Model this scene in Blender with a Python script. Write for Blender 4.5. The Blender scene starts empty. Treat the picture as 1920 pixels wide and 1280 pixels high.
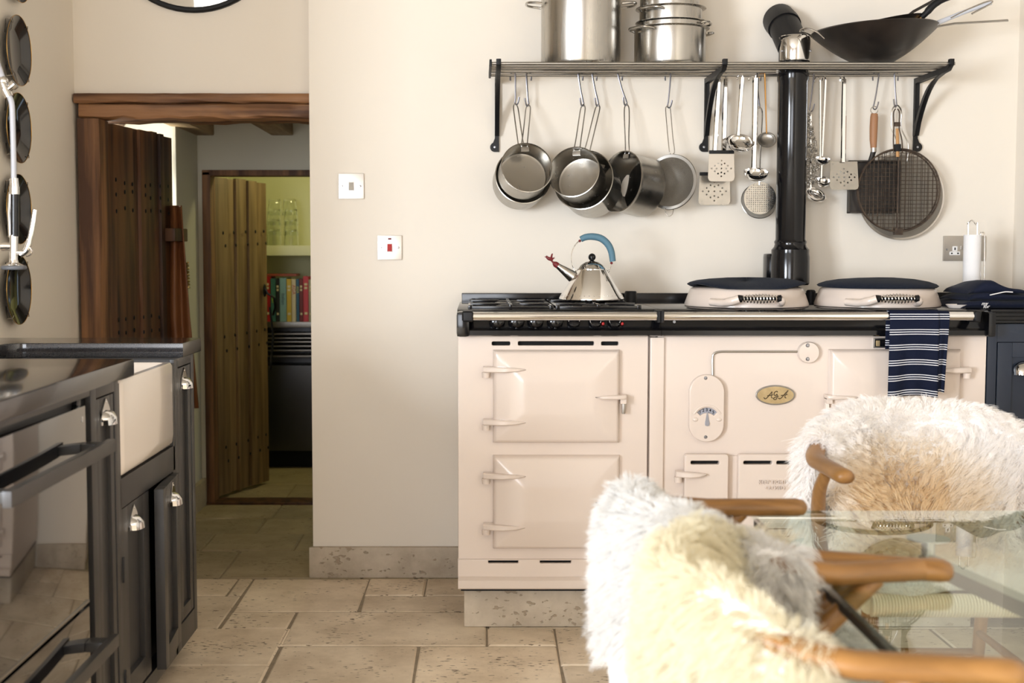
import bpy, bmesh, math, random
import numpy as np
from mathutils import Vector, Matrix
R = math.radians
random.seed(7)
SC = bpy.context.scene
COL = SC.collection

# ------------------------------------------------------------------ camera, world, daylight, exposure
CAM_H, CAM_F, CAM_CX, HORIZON = 1.17, 2400.0, 895.0, 475.0        # metres, pixels in a 1920 x 1280 frame
TILT = math.atan((640 - HORIZON) / CAM_F)
cam_data = bpy.data.cameras.new('camera')
cam = bpy.data.objects.new('camera', cam_data)
COL.objects.link(cam)
cam.location = (0, 0, CAM_H)
cam.rotation_euler = (math.pi / 2 - TILT, 0, 0)
cam_data.sensor_width = 36
cam_data.lens = CAM_F / 1920 * 36
cam_data.shift_x = (960 - CAM_CX) / 1920
cam_data.clip_start = 0.05
cam_data.dof.use_dof = True
cam_data.dof.focus_distance = 4.0
cam_data.dof.aperture_fstop = 4.2
SC.camera = cam

world = bpy.data.worlds.new('world')
SC.world = world
world.use_nodes = True
wb = world.node_tree.nodes['Background']
wb.inputs[0].default_value = (0.62, 0.78, 1.0, 1)
wb.inputs[1].default_value = 1.2

def area(name, loc, rot, sx, sy, power, col):
    l = bpy.data.lights.new(name, 'AREA')
    l.shape = 'RECTANGLE'; l.size = sx; l.size_y = sy; l.energy = power; l.color = col
    o = bpy.data.objects.new(name, l); COL.objects.link(o)
    o.location = loc; o.rotation_euler = rot
    return o
# daylight at the window in the left wall and at the garden doors behind the camera
area('daylight_left_window', (-3.12, -1.1, 1.30), (0, R(-90), 0), 1.35, 1.9, 270, (0.87, 0.93, 1.0))
area('daylight_garden_doors', (-1.5, -4.05, 1.25), (R(90), 0, 0), 2.2, 2.1, 92, (0.95, 0.96, 1.0))
area('daylight_hall_window', (-1.68, 5.05, 1.25), (0, R(-90), 0), 0.7, 0.45, 13.0, (1.0, 0.96, 0.86))

SC.view_settings.view_transform = 'Standard'
SC.view_settings.look = 'None'
SC.view_settings.exposure = 0.76
SC.view_settings.gamma = 1.0
SC.view_settings.use_curve_mapping = False

# ------------------------------------------------------------------ helpers: measuring
_c, _s = math.cos(TILT), math.sin(TILT)
def _ray(px, py):
    a = (px - CAM_CX) / CAM_F; b = -(py - 640) / CAM_F
    return Vector((a, _c + b * _s, -_s + b * _c))
def at(px, py, Y):
    """world point that stands at depth Y where the photograph shows (px, py)"""
    r = _ray(px, py); k = Y / r.y
    return Vector((r.x * k, Y, CAM_H + r.z * k))
def onz(px, py, Z):
    r = _ray(px, py); k = (Z - CAM_H) / r.z
    return Vector((r.x * k, r.y * k, Z))

# ------------------------------------------------------------------ helpers: materials
MATS = {}
def mat(name, col=(.8, .8, .8), rough=.5, metal=0.0, noise=0.0, nscale=8, col2=None, bump=0.0, bscale=60, stretch=(1, 1, 1),
        coat=0.0, trans=0.0, ior=1.5, spec=.5, nr=(.35, .65), sheen=0.0, objrand=0.0, coords='Object', rnoise=0.0, detail=6, bdist=.002):
    if name in MATS: return MATS[name]
    m = bpy.data.materials.new(name); m.use_nodes = True
    nt = m.node_tree; n = nt.nodes; L = nt.links
    b = n['Principled BSDF']
    b.inputs['Base Color'].default_value = (*col, 1)
    b.inputs['Roughness'].default_value = rough
    b.inputs['Metallic'].default_value = metal
    b.inputs['IOR'].default_value = ior
    b.inputs['Specular IOR Level'].default_value = spec
    if coat: b.inputs['Coat Weight'].default_value = coat; b.inputs['Coat Roughness'].default_value = .05
    if trans: b.inputs['Transmission Weight'].default_value = trans
    if sheen: b.inputs['Sheen Weight'].default_value = sheen; b.inputs['Sheen Roughness'].default_value = .4
    if noise or bump or objrand or rnoise:
        tc = n.new('ShaderNodeTexCoord'); mp = n.new('ShaderNodeMapping')
        mp.inputs['Scale'].default_value = stretch
        L.new(tc.outputs[coords], mp.inputs['Vector'])
    if noise or objrand:
        nz = n.new('ShaderNodeTexNoise'); nz.inputs['Scale'].default_value = nscale; nz.inputs['Detail'].default_value = detail
        L.new(mp.outputs[0], nz.inputs['Vector'])
        mx = n.new('ShaderNodeMix'); mx.data_type = 'RGBA'
        c2 = col2 or tuple(c * .6 for c in col)
        mx.inputs['A'].default_value = (*col, 1); mx.inputs['B'].default_value = (*c2, 1)
        mr = n.new('ShaderNodeMapRange'); mr.inputs['From Min'].default_value = nr[0]; mr.inputs['From Max'].default_value = nr[1]
        mr.inputs['To Max'].default_value = max(noise, .0001)
        L.new(nz.outputs['Fac'], mr.inputs['Value']); L.new(mr.outputs[0], mx.inputs['Factor'])
        out = mx.outputs['Result']
        if objrand:
            oi = n.new('ShaderNodeObjectInfo'); hs = n.new('ShaderNodeHueSaturation')
            m2 = n.new('ShaderNodeMapRange'); m2.inputs['To Min'].default_value = 1 - objrand; m2.inputs['To Max'].default_value = 1 + objrand
            L.new(oi.outputs['Random'], m2.inputs['Value']); L.new(m2.outputs[0], hs.inputs['Value'])
            L.new(out, hs.inputs['Color']); out = hs.outputs[0]
        L.new(out, b.inputs['Base Color'])
    if rnoise:
        nr = n.new('ShaderNodeTexNoise'); nr.inputs['Scale'].default_value = nscale * 2
        L.new(mp.outputs[0], nr.inputs['Vector'])
        mr2 = n.new('ShaderNodeMapRange'); mr2.inputs['To Min'].default_value = max(rough - rnoise, .02); mr2.inputs['To Max'].default_value = rough + rnoise
        L.new(nr.outputs['Fac'], mr2.inputs['Value']); L.new(mr2.outputs[0], b.inputs['Roughness'])
    if bump:
        nb = n.new('ShaderNodeTexNoise'); nb.inputs['Scale'].default_value = bscale; nb.inputs['Detail'].default_value = 5
        L.new(mp.outputs[0], nb.inputs['Vector'])
        bp = n.new('ShaderNodeBump'); bp.inputs['Strength'].default_value = bump; bp.inputs['Distance'].default_value = bdist
        L.new(nb.outputs['Fac'], bp.inputs['Height']); L.new(bp.outputs[0], b.inputs['Normal'])
    MATS[name] = m
    return m

def node_mat(name):
    m = bpy.data.materials.new(name); m.use_nodes = True
    MATS[name] = m
    nt = m.node_tree
    return m, nt, nt.nodes, nt.links, nt.nodes['Principled BSDF']

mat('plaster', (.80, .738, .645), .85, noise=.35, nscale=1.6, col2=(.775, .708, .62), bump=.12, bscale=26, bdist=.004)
mat('plaster_dining_dimmed', (.36, .31, .26), .85, noise=.3, nscale=2, col2=(.32, .275, .23))  # unseen walls darkened for dimmer metal reflections and less fill light
mat('plaster_hall_tinted', (.62, .60, .50), .9, noise=.4, nscale=2, col2=(.57, .55, .46), bump=.15, bscale=20, bdist=.004)  # pantry lamp spill mixed into the base colour as a warm green tint
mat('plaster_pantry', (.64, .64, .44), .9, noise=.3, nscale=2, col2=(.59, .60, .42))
mat('ceiling_dimmed', (.46, .42, .36), .9)  # unseen ceiling toned down so it bounces less light
mat('grout', (.30, .24, .17), .95, noise=.6, nscale=30, col2=(.20, .16, .11), bump=.4, bscale=120)
mat('oak_old', (.25, .118, .046), .62, noise=1, nscale=20, nr=(.40, .60), col2=(.070, .028, .011), stretch=(1, 1, .07), bump=.8, bscale=30, bdist=.004, coords='Object')
mat('oak_lintel', (.28, .135, .056), .62, noise=1, nscale=18, nr=(.40, .60), col2=(.080, .032, .012), stretch=(.07, 1, 1.2), bump=.8, bscale=28, bdist=.005, coords='Object')
mat('oak_dark', (.125, .052, .019), .5, noise=1, nscale=24, nr=(.38, .62), col2=(.034, .013, .006), stretch=(1, 1, .08), bump=.3, bscale=20, objrand=.25)
mat('oak_pale', (.29, .19, .085), .55, noise=1, nscale=30, col2=(.15, .088, .035), stretch=(1, 1, .07), bump=.3, bscale=20, objrand=.15)
mat('beam_wood_lit', (.46, .33, .18), .75, noise=1, nscale=16, col2=(.17, .105, .05), stretch=(1, .12, 1), bump=.5, bscale=16)  # lamp light on the hall beams is put into this paler wood
mat('enamel', (.70, .60, .525), .24, coat=.2, noise=.12, nscale=3, col2=(.68, .575, .495))
mat('enamel_black', (.004, .004, .005), .13, spec=.4, rnoise=.05, nscale=12)
mat('iron_black', (.005, .005, .006), .42, spec=.3, bump=.2, bscale=150)
mat('matt_black', (.006, .006, .007), .5, spec=.3)
mat('shade_black', (.002, .002, .002), .9)  # flat black standing in for the shade inside slots, gaps and holes
mat('chrome', (.80, .79, .78), .07, 1.0)
mat('steel', (.46, .44, .405), .26, 1.0, noise=.3, nscale=30, col2=(.37, .35, .32), stretch=(1, 1, .06), rnoise=.08)
mat('steel_dull', (.42, .40, .37), .34, 1.0, noise=.4, nscale=14, col2=(.33, .31, .285), rnoise=.1)
mat('pan_steel', (.40, .38, .345), .24, 1.0, noise=.3, nscale=20, col2=(.30, .285, .26), rnoise=.08)
mat('steel_plate', (.50, .465, .42), .36, 1.0, noise=.3, nscale=9, col2=(.48, .445, .40))
mat('wire', (.50, .48, .45), .25, 1.0)
mat('hook_steel', (.26, .26, .29), .35, 1.0)
mat('iron_pan', (.012, .010, .009), .38, noise=.6, nscale=9, col2=(.030, .020, .014), rnoise=.12)
mat('rust_wire', (.055, .038, .028), .55, .6, noise=.7, nscale=40, col2=(.14, .10, .07))
mat('copper', (.50, .27, .09), .35, 1.0)
mat('navy', (.012, .019, .034), .42, noise=.3, nscale=5, col2=(.016, .024, .042))
mat('charcoal', (.040, .038, .038), .36, noise=.3, nscale=4, col2=(.032, .030, .030), rnoise=.06)
mat('charcoal_edge', (.02, .019, .02), .5)
mat('granite', (.040, .039, .042), .13, noise=1.0, nscale=420, col2=(.012, .012, .015), coat=.35, detail=2)
mat('oven_glass', (.010, .010, .012), .05, coat=1.0, spec=.9)
mat('porcelain', (.86, .78, .71), .10, coat=.4)
mat('white_plastic', (.82, .80, .78), .35)
mat('grey_rubber', (.14, .15, .17), .5)
mat('hose_grey', (.50, .52, .58), .3)
mat('red_plastic', (.42, .014, .014), .3)
mat('bird_red', (.16, .012, .014), .45)
mat('kettle_blue', (.085, .185, .25), .6, noise=.3, nscale=20, col2=(.075, .165, .225))
mat('badge_letter_shade', (.10, .07, .035), .4, .5)  # shading of the raised letters put into a dark bronze colour
mat('navy_felt', (.010, .014, .026), .95, noise=.6, nscale=120, col2=(.018, .023, .038), bump=.6, bscale=300, sheen=.04, spec=.1)
mat('navy_cloth', (.009, .012, .027), .9, bump=.3, bscale=400, sheen=.04, spec=.15)
mat('leather', (.22, .082, .024), .55, noise=.6, nscale=6, col2=(.15, .042, .012), bump=.2, bscale=40)
mat('wood_handle', (.35, .17, .08), .55, noise=.7, nscale=12, col2=(.20, .085, .035), stretch=(1, 1, .1))
mat('wood_light', (.55, .30, .12), .55, noise=.5, nscale=12, col2=(.42, .21, .08), stretch=(1, 1, .1))
mat('paper', (.88, .86, .85), .9, bump=.5, bscale=220)
mat('plate_black', (.010, .010, .011), .12, coat=.4)
mat('gold', (.65, .38, .10), .35, 1.0)
mat('mirror', (.80, .82, .85), .02, 1.0)
mat('badge', (.60, .46, .25), .40, .6, noise=.6, nscale=60, col2=(.45, .33, .17), bump=.3, bscale=90)
mat('dial', (.42, .43, .48), .35, .6)
mat('dial_face', (.30, .31, .36), .5)
mat('screw', (.40, .41, .45), .3, 1.0)
mat('stone_white', (.62, .52, .40), .8)
mat('cord_seat', (.72, .65, .52), .8)
mat('white_paint', (.72, .72, .55), .5)
mat('dark_steel', (.10, .10, .105), .35, 1.0, rnoise=.06, nscale=8)
mat('hide', (.86, .84, .82), .55)
mat('brass_coil', (.35, .25, .10), .35, 1.0)

def limestone(name, c1, c2, pit):
    m, nt, n, L, b = node_mat(name)
    tc = n.new('ShaderNodeTexCoord'); geo = n.new('ShaderNodeNewGeometry'); oi = n.new('ShaderNodeObjectInfo')
    nz = n.new('ShaderNodeTexNoise'); nz.inputs['Scale'].default_value = 5; nz.inputs['Detail'].default_value = 8; nz.inputs['Roughness'].default_value = .65
    L.new(geo.outputs['Position'], nz.inputs['Vector'])
    r1 = n.new('ShaderNodeMapRange'); r1.inputs['From Min'].default_value = .32; r1.inputs['From Max'].default_value = .68
    L.new(nz.outputs['Fac'], r1.inputs['Value'])
    mx = n.new('ShaderNodeMix'); mx.data_type = 'RGBA'
    mx.inputs['A'].default_value = (*c1, 1); mx.inputs['B'].default_value = (*c2, 1)
    L.new(r1.outputs[0], mx.inputs['Factor'])
    # travertine pits, drawn out along X
    mp = n.new('ShaderNodeMapping'); mp.inputs['Scale'].default_value = (.55, 1.4, 1)
    L.new(geo.outputs['Position'], mp.inputs['Vector'])
    pz = n.new('ShaderNodeTexNoise'); pz.inputs['Scale'].default_value = 75; pz.inputs['Detail'].default_value = 2
    L.new(mp.outputs[0], pz.inputs['Vector'])
    pg = n.new('ShaderNodeTexNoise'); pg.inputs['Scale'].default_value = 6; pg.inputs['Detail'].default_value = 3
    L.new(geo.outputs['Position'], pg.inputs['Vector'])
    ad = n.new('ShaderNodeMath'); ad.operation = 'MULTIPLY_ADD'; ad.inputs[1].default_value = .45
    L.new(pg.outputs['Fac'], ad.inputs[0]); L.new(pz.outputs['Fac'], ad.inputs[2])
    pr = n.new('ShaderNodeMapRange'); pr.inputs['From Min'].default_value = .875; pr.inputs['From Max'].default_value = .93
    L.new(ad.outputs[0], pr.inputs['Value'])
    m2 = n.new('ShaderNodeMix'); m2.data_type = 'RGBA'; m2.inputs['B'].default_value = (*pit, 1)
    L.new(mx.outputs['Result'], m2.inputs['A']); L.new(pr.outputs[0], m2.inputs['Factor'])
    hs = n.new('ShaderNodeHueSaturation'); rr = n.new('ShaderNodeMapRange'); rr.inputs['To Min'].default_value = .84; rr.inputs['To Max'].default_value = 1.12
    L.new(oi.outputs['Random'], rr.inputs['Value']); L.new(rr.outputs[0], hs.inputs['Value']); L.new(m2.outputs['Result'], hs.inputs['Color'])
    L.new(hs.outputs[0], b.inputs['Base Color'])
    b.inputs['Roughness'].default_value = .62
    sb = n.new('ShaderNodeMath'); sb.operation = 'SUBTRACT'
    L.new(nz.outputs['Fac'], sb.inputs[0]); L.new(pr.outputs[0], sb.inputs[1])
    bp = n.new('ShaderNodeBump'); bp.inputs['Strength'].default_value = .55; bp.inputs['Distance'].default_value = .004
    L.new(sb.outputs[0], bp.inputs['Height']); L.new(bp.outputs[0], b.inputs['Normal'])
    return m
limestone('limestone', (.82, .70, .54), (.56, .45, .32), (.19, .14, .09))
limestone('limestone_hall_shaded', (.40, .325, .21), (.27, .215, .135), (.13, .10, .065))  # same stone darkened: the hall's shade is put into its colour
limestone('stone_plinth', (.60, .52, .41), (.36, .295, .215), (.34, .27, .19))

def oak_mat():
    m, nt, n, L, b = node_mat('oak_chair')
    tc = n.new('ShaderNodeTexCoord')
    mp = n.new('ShaderNodeMapping'); mp.inputs['Scale'].default_value = (3, 30, 30)
    L.new(tc.outputs['UV'], mp.inputs['Vector'])
    nz = n.new('ShaderNodeTexNoise'); nz.inputs['Scale'].default_value = 1.6; nz.inputs['Detail'].default_value = 8
    L.new(mp.outputs[0], nz.inputs['Vector'])
    cr = n.new('ShaderNodeValToRGB')
    cr.color_ramp.elements[0].position = .3; cr.color_ramp.elements[0].color = (.185, .083, .020, 1)
    cr.color_ramp.elements[1].position = .7; cr.color_ramp.elements[1].color = (.33, .160, .045, 1)
    L.new(nz.outputs['Fac'], cr.inputs[0]); L.new(cr.outputs[0], b.inputs['Base Color'])
    b.inputs['Roughness'].default_value = .38
    return m
oak_mat()

def glass_mat(name, tint, rough=0.0, ior=1.45):
    m, nt, n, L, b = node_mat(name)
    b.inputs['Base Color'].default_value = (*tint, 1)
    b.inputs['Transmission Weight'].default_value = 1
    b.inputs['Roughness'].default_value = rough
    b.inputs['IOR'].default_value = ior
    return m
glass_mat('tumbler_glass', (.95, .97, .95))

def table_glass():
    # a plate of float glass: a thin greenish transparent sheet with a mirror-like Fresnel reflection
    m, nt, n, L, b = node_mat('table_glass')
    out = n['Material Output']
    tr = n.new('ShaderNodeBsdfTransparent'); tr.inputs[0].default_value = (.86, .92, .88, 1)
    gl = n.new('ShaderNodeBsdfGlossy'); gl.inputs['Roughness'].default_value = .015; gl.inputs['Color'].default_value = (1, 1, 1, 1)
    fr = n.new('ShaderNodeFresnel'); fr.inputs['IOR'].default_value = 1.5
    mx = n.new('ShaderNodeMixShader')
    geo = n.new('ShaderNodeNewGeometry'); iv = n.new('ShaderNodeMath'); iv.operation = 'SUBTRACT'; iv.inputs[0].default_value = 1
    mu = n.new('ShaderNodeMath'); mu.operation = 'MULTIPLY'
    L.new(geo.outputs['Backfacing'], iv.inputs[1]); L.new(iv.outputs[0], mu.inputs[0]); L.new(fr.outputs[0], mu.inputs[1])   # one clean reflection from the upper face
    L.new(mu.outputs[0], mx.inputs[0]); L.new(tr.outputs[0], mx.inputs[1]); L.new(gl.outputs[0], mx.inputs[2])
    L.new(mx.outputs[0], out.inputs['Surface'])
    return m
table_glass()
mat('glass_edge', (.05, .085, .075), .12, coat=.5)

def stripe_mat():
    m, nt, n, L, b = node_mat('tea_towel_cloth')
    uv = n.new('ShaderNodeTexCoord'); sp = n.new('ShaderNodeSeparateXYZ')
    L.new(uv.outputs['UV'], sp.inputs[0])
    md = n.new('ShaderNodeMath'); md.operation = 'FRACT'
    mu = n.new('ShaderNodeMath'); mu.operation = 'MULTIPLY'; mu.inputs[1].default_value = 1 / .0455
    L.new(sp.outputs['Y'], mu.inputs[0]); L.new(mu.outputs[0], md.inputs[0])
    cr = n.new('ShaderNodeValToRGB'); cr.color_ramp.interpolation = 'CONSTANT'
    dark = (.008, .011, .026, 1); pale = (.62, .62, .66, 1)
    els = [(0, dark), (.10, pale), (.155, dark), (.25, pale), (.305, dark), (.40, pale), (.455, dark)]
    e = cr.color_ramp.elements
    e[0].position, e[0].color = els[0]; e[1].position, e[1].color = els[1]
    for p, c in els[2:]:
        k = e.new(p); k.color = c
    L.new(md.outputs[0], cr.inputs[0]); L.new(cr.outputs[0], b.inputs['Base Color'])
    b.inputs['Roughness'].default_value = .9; b.inputs['Specular IOR Level'].default_value = .1
    wv = n.new('ShaderNodeTexNoise'); wv.inputs['Scale'].default_value = 500
    bp = n.new('ShaderNodeBump'); bp.inputs['Strength'].default_value = .2; bp.inputs['Distance'].default_value = .001
    L.new(wv.outputs['Fac'], bp.inputs['Height']); L.new(bp.outputs[0], b.inputs['Normal'])
stripe_mat()

def weave_mat(name, col, scale, alpha):
    """fine wire gauze: a checker of wires with open gaps"""
    m, nt, n, L, b = node_mat(name)
    tc = n.new('ShaderNodeTexCoord')
    sp = n.new('ShaderNodeSeparateXYZ'); L.new(tc.outputs['UV'], sp.inputs[0])
    outs = []
    for ax in ('X', 'Y'):
        mu = n.new('ShaderNodeMath'); mu.operation = 'MULTIPLY'; mu.inputs[1].default_value = scale
        fr = n.new('ShaderNodeMath'); fr.operation = 'FRACT'
        gt = n.new('ShaderNodeMath'); gt.operation = 'LESS_THAN'; gt.inputs[1].default_value = alpha
        L.new(sp.outputs[ax], mu.inputs[0]); L.new(mu.outputs[0], fr.inputs[0]); L.new(fr.outputs[0], gt.inputs[0]); outs.append(gt)
    mxx = n.new('ShaderNodeMath'); mxx.operation = 'MAXIMUM'
    L.new(outs[0].outputs[0], mxx.inputs[0]); L.new(outs[1].outputs[0], mxx.inputs[1])
    L.new(mxx.outputs[0], b.inputs['Alpha'])
    b.inputs['Base Color'].default_value = (*col, 1); b.inputs['Metallic'].default_value = .8; b.inputs['Roughness'].default_value = .4
weave_mat('gauze', (.20, .185, .16), 420, .50)
weave_mat('gauze_coarse', (.24, .22, .19), 260, .40)

def fur_mat(name, c_out, c_in=None):
    m, nt, n, L, b = node_mat(name)
    out = n['Material Output']
    d = n.new('ShaderNodeBsdfDiffuse'); t = n.new('ShaderNodeBsdfTranslucent'); mx = n.new('ShaderNodeMixShader'); mx.inputs[0].default_value = .45
    at_ = n.new('ShaderNodeAttribute'); at_.attribute_name = 'tone'
    cm = n.new('ShaderNodeMix'); cm.data_type = 'RGBA'
    cm.inputs['A'].default_value = (*c_out, 1); cm.inputs['B'].default_value = (*(c_in or c_out), 1)
    L.new(at_.outputs['Fac'], cm.inputs['Factor'])
    L.new(cm.outputs['Result'], d.inputs[0]); L.new(cm.outputs['Result'], t.inputs[0])
    L.new(d.outputs[0], mx.inputs[1]); L.new(t.outputs[0], mx.inputs[2]); L.new(mx.outputs[0], out.inputs['Surface'])
fur_mat('fur_white', (.80, .79, .775), (.77, .755, .725))
fur_mat('fur_cream', (.80, .76, .63), (.78, .715, .54))
fur_mat('fur_beige', (.97, .955, .945), (.90, .77, .56))

# ------------------------------------------------------------------ helpers: geometry
class MB:
    """collects shapes for ONE mesh object"""
    def __init__(self): self.bm = bmesh.new()
    def box(self, x0, x1, y0, y1, z0, z1, bev=0.0, seg=2):
        r = bmesh.ops.create_cube(self.bm, size=1)
        vs = r['verts']
        for v in vs:
            v.co = Vector(((x0 + x1) / 2 + v.co.x * (x1 - x0), (y0 + y1) / 2 + v.co.y * (y1 - y0), (z0 + z1) / 2 + v.co.z * (z1 - z0)))
        if bev:
            es = list({e for v in vs for e in v.link_edges})
            bmesh.ops.bevel(self.bm, geom=es, offset=bev, segments=seg, profile=.7, affect='EDGES')
        return self
    def rings(self, rings, close=True, cap0=True, cap1=True):
        """loft through a list of rings of points"""
        vv = [[self.bm.verts.new(p) for p in r] for r in rings]
        for a, b in zip(vv[:-1], vv[1:]):
            m = len(a)
            for i in range(m if close else m - 1):
                j = (i + 1) % m
                self.bm.faces.new((a[i], a[j], b[j], b[i]))
        if close and cap0 and len(vv[0]) > 2: self.bm.faces.new(list(reversed(vv[0])))
        if close and cap1 and len(vv[-1]) > 2: self.bm.faces.new(vv[-1])
        return self
    def cyl(self, p0, p1, r0, r1=None, n=16, cap=True):
        p0, p1 = Vector(p0), Vector(p1); r1 = r0 if r1 is None else r1
        d = (p1 - p0).normalized(); u = d.orthogonal().normalized(); w = d.cross(u)
        def ring(p, r): return [p + u * (r * math.cos(2 * math.pi * i / n)) + w * (r * math.sin(2 * math.pi * i / n)) for i in range(n)]
        return self.rings([ring(p0, r0), ring(p1, r1)], True, cap, cap)
    def lathe(self, prof, o=(0, 0, 0), axis=(0, 0, 1), n=32, cap0=False, cap1=False):
        """prof: (radius, distance along the axis)"""
        o = Vector(o); d = Vector(axis).normalized()
        u = Vector((1, 0, 0)) if abs(d.x) < .9 else Vector((0, 0, 1))
        u = (u - d * u.dot(d)).normalized(); w = d.cross(u)
        rs = []
        for r, h in prof:
            r = max(r, 1e-5)
            rs.append([o + d * h + u * (r * math.cos(2 * math.pi * i / n)) + w * (r * math.sin(2 * math.pi * i / n)) for i in range(n)])
        return self.rings(rs, True, cap0, cap1)
    def tube(self, pts, r, n=8, closed=False, flat=None, up=None):
        """sweep; r a number or a list; flat=(a,b) scales the section along its two axes"""
        pts = [Vector(p) for p in pts]; m = len(pts)
        rr = r if isinstance(r, (list, tuple)) else [r] * m
        fa, fb = flat or (1, 1)
        prev = None; rings = []
        for i, p in enumerate(pts):
            if closed: t = (pts[(i + 1) % m] - pts[i - 1])
            else: t = pts[min(i + 1, m - 1)] - pts[max(i - 1, 0)]
            t = t.normalized() if t.length > 1e-9 else Vector((0, 0, 1))
            if up is not None:
                u = Vector(up) - t * Vector(up).dot(t)
                u = u.normalized() if u.length > 1e-6 else t.orthogonal().normalized()
            elif prev is None: u = t.orthogonal().normalized()
            else:
                u = prev - t * prev.dot(t)
                u = u.normalized() if u.length > 1e-6 else t.orthogonal().normalized()
            prev = u; w = t.cross(u)
            rings.append([p + u * (rr[i] * fa * math.cos(2 * math.pi * k / n)) + w * (rr[i] * fb * math.sin(2 * math.pi * k / n)) for k in range(n)])
        if closed:
            rings.append(rings[0])
            vv = [[self.bm.verts.new(p) for p in r_] for r_ in rings[:-1]]
            for a in range(m):
                A, B = vv[a], vv[(a + 1) % m]
                for i in range(n):
                    j = (i + 1) % n
                    self.bm.faces.new((A[i], A[j], B[j], B[i]))
            return self
        return self.rings(rings)
    def ball(self, c, r, s=(1, 1, 1), u=16, v=10):
        q = bmesh.ops.create_uvsphere(self.bm, u_segments=u, v_segments=v, radius=r)
        for w in q['verts']: w.co = Vector((w.co.x * s[0], w.co.y * s[1], w.co.z * s[2])) + Vector(c)
        return self
    def prism(self, pts, thick):
        """pts: a closed outline in 3D (planar); extruded by the vector thick"""
        t = Vector(thick)
        a = [Vector(p) for p in pts]
        return self.rings([a, [p + t for p in a]])
    def grid(self, rows):
        return self.rings(rows, close=False)
    def mesh(self, name, smooth=True, angle=38, uv=None):
        bmesh.ops.recalc_face_normals(self.bm, faces=self.bm.faces)
        me = bpy.data.meshes.new(name)
        if uv is not None:
            lay = self.bm.loops.layers.uv.new('UVMap')
            for f in self.bm.faces:
                for l in f.loops: l[lay].uv = uv(l.vert.co)
        self.bm.to_mesh(me); self.bm.free()
        if smooth:
            me.polygons.foreach_set('use_smooth', [True] * len(me.polygons))
            me.set_sharp_from_angle(angle=R(angle))
        return me

def link(name, me, material, parent=None, world=True):
    o = bpy.data.objects.new(name, me); COL.objects.link(o)
    if material: 
        me.materials.clear(); me.materials.append(MATS[material] if isinstance(material, str) else material)
    if parent is not None:
        o.parent = parent
        if world and parent.type == 'EMPTY': o.matrix_parent_inverse = Matrix.Translation(parent.location).inverted()
    return o
def part(name, mb, material, parent=None, world=True, smooth=True, angle=38, uv=None):
    return link(name, mb.mesh(name, smooth, angle, uv), material, parent, world)
def tag(o, label=None, cat=None, group=None, kind=None):
    if label: o['label'] = label
    if cat: o['category'] = cat
    if group: o['group'] = group
    if kind: o['kind'] = kind
    return o
def thing(name, label, cat, loc=(0, 0, 0), rz=0, group=None):
    o = bpy.data.objects.new(name, None); COL.objects.link(o)
    o.empty_display_size = .1
    o.location = loc; o.rotation_euler = (0, 0, rz)
    return tag(o, label, cat, group)
def struct(name, mb, material, parent=None, label=None, smooth=False, cat=None):
    o = part(name, mb, material, parent, smooth=smooth)
    if parent is None: tag(o, label, cat, kind='structure')
    return o
def copy_tree(o, parent=None):
    c = o.copy(); COL.objects.link(c); c.parent = parent
    for ch in list(o.children): copy_tree(ch, c)
    return c

def shape2d(name, outline, holes=(), thick=.002, bev=0.0, res=6):
    """flat plate in local XY cut to an outline with real holes, thickness along Z"""
    cu = bpy.data.curves.new(name, 'CURVE'); cu.dimensions = '2D'; cu.fill_mode = 'BOTH'
    cu.extrude = thick / 2; cu.bevel_depth = bev; cu.bevel_resolution = 2
    for pl in [outline] + list(holes):
        s = cu.splines.new('POLY'); s.points.add(len(pl) - 1)
        for p, (x, y) in zip(s.points, pl): p.co = (x, y, 0, 1)
        s.use_cyclic_u = True
    o = bpy.data.objects.new(name, cu)
    me = bpy.data.meshes.new_from_object(o)
    bpy.data.objects.remove(o); bpy.data.curves.remove(cu)
    me.name = name
    return me
def text_mesh(s, size, ext=.001, shear=0.0, align='CENTER', bold=0.0):
    cu = bpy.data.curves.new('lettering', 'FONT'); cu.body = s; cu.size = size; cu.extrude = ext; cu.shear = shear; cu.offset = bold
    cu.align_x = align; cu.align_y = 'CENTER'; cu.resolution_u = 3
    o = bpy.data.objects.new('lettering', cu)
    me = bpy.data.meshes.new_from_object(o)
    bpy.data.objects.remove(o); bpy.data.curves.remove(cu)
    return me
FACE = Matrix(((1, 0, 0, 0), (0, 0, -1, 0), (0, 1, 0, 0), (0, 0, 0, 1)))     # local XY plate -> stands up facing -Y (the camera side)
def place(me, loc, rot=None):
    m = Matrix.Translation(Vector(loc)) @ (rot if rot is not None else FACE)
    me.transform(m)
    return me
def smooth_mesh(me, angle=38):
    me.polygons.foreach_set('use_smooth', [True] * len(me.polygons)); me.set_sharp_from_angle(angle=R(angle)); return me
def rrect(w, h, r, n=5, cx=0, cy=0):
    pts = []
    for (sx, sy, a0) in ((1, 1, 0), (-1, 1, 90), (-1, -1, 180), (1, -1, 270)):
        for i in range(n + 1):
            a = R(a0 + 90 * i / n)
            pts.append((cx + sx * (w / 2 - r) + r * math.cos(a), cy + sy * (h / 2 - r) + r * math.sin(a)))
    return pts
def circle2(r, n=20, cx=0, cy=0, ry=None):
    return [(cx + r * math.cos(2 * math.pi * i / n), cy + (ry or r) * math.sin(2 * math.pi * i / n)) for i in range(n)]
def arc3(c, u, w, r, a0, a1, n):
    c, u, w = Vector(c), Vector(u), Vector(w)
    return [c + u * (r * math.cos(R(a0 + (a1 - a0) * i / n))) + w * (r * math.sin(R(a0 + (a1 - a0) * i / n))) for i in range(n + 1)]
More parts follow.
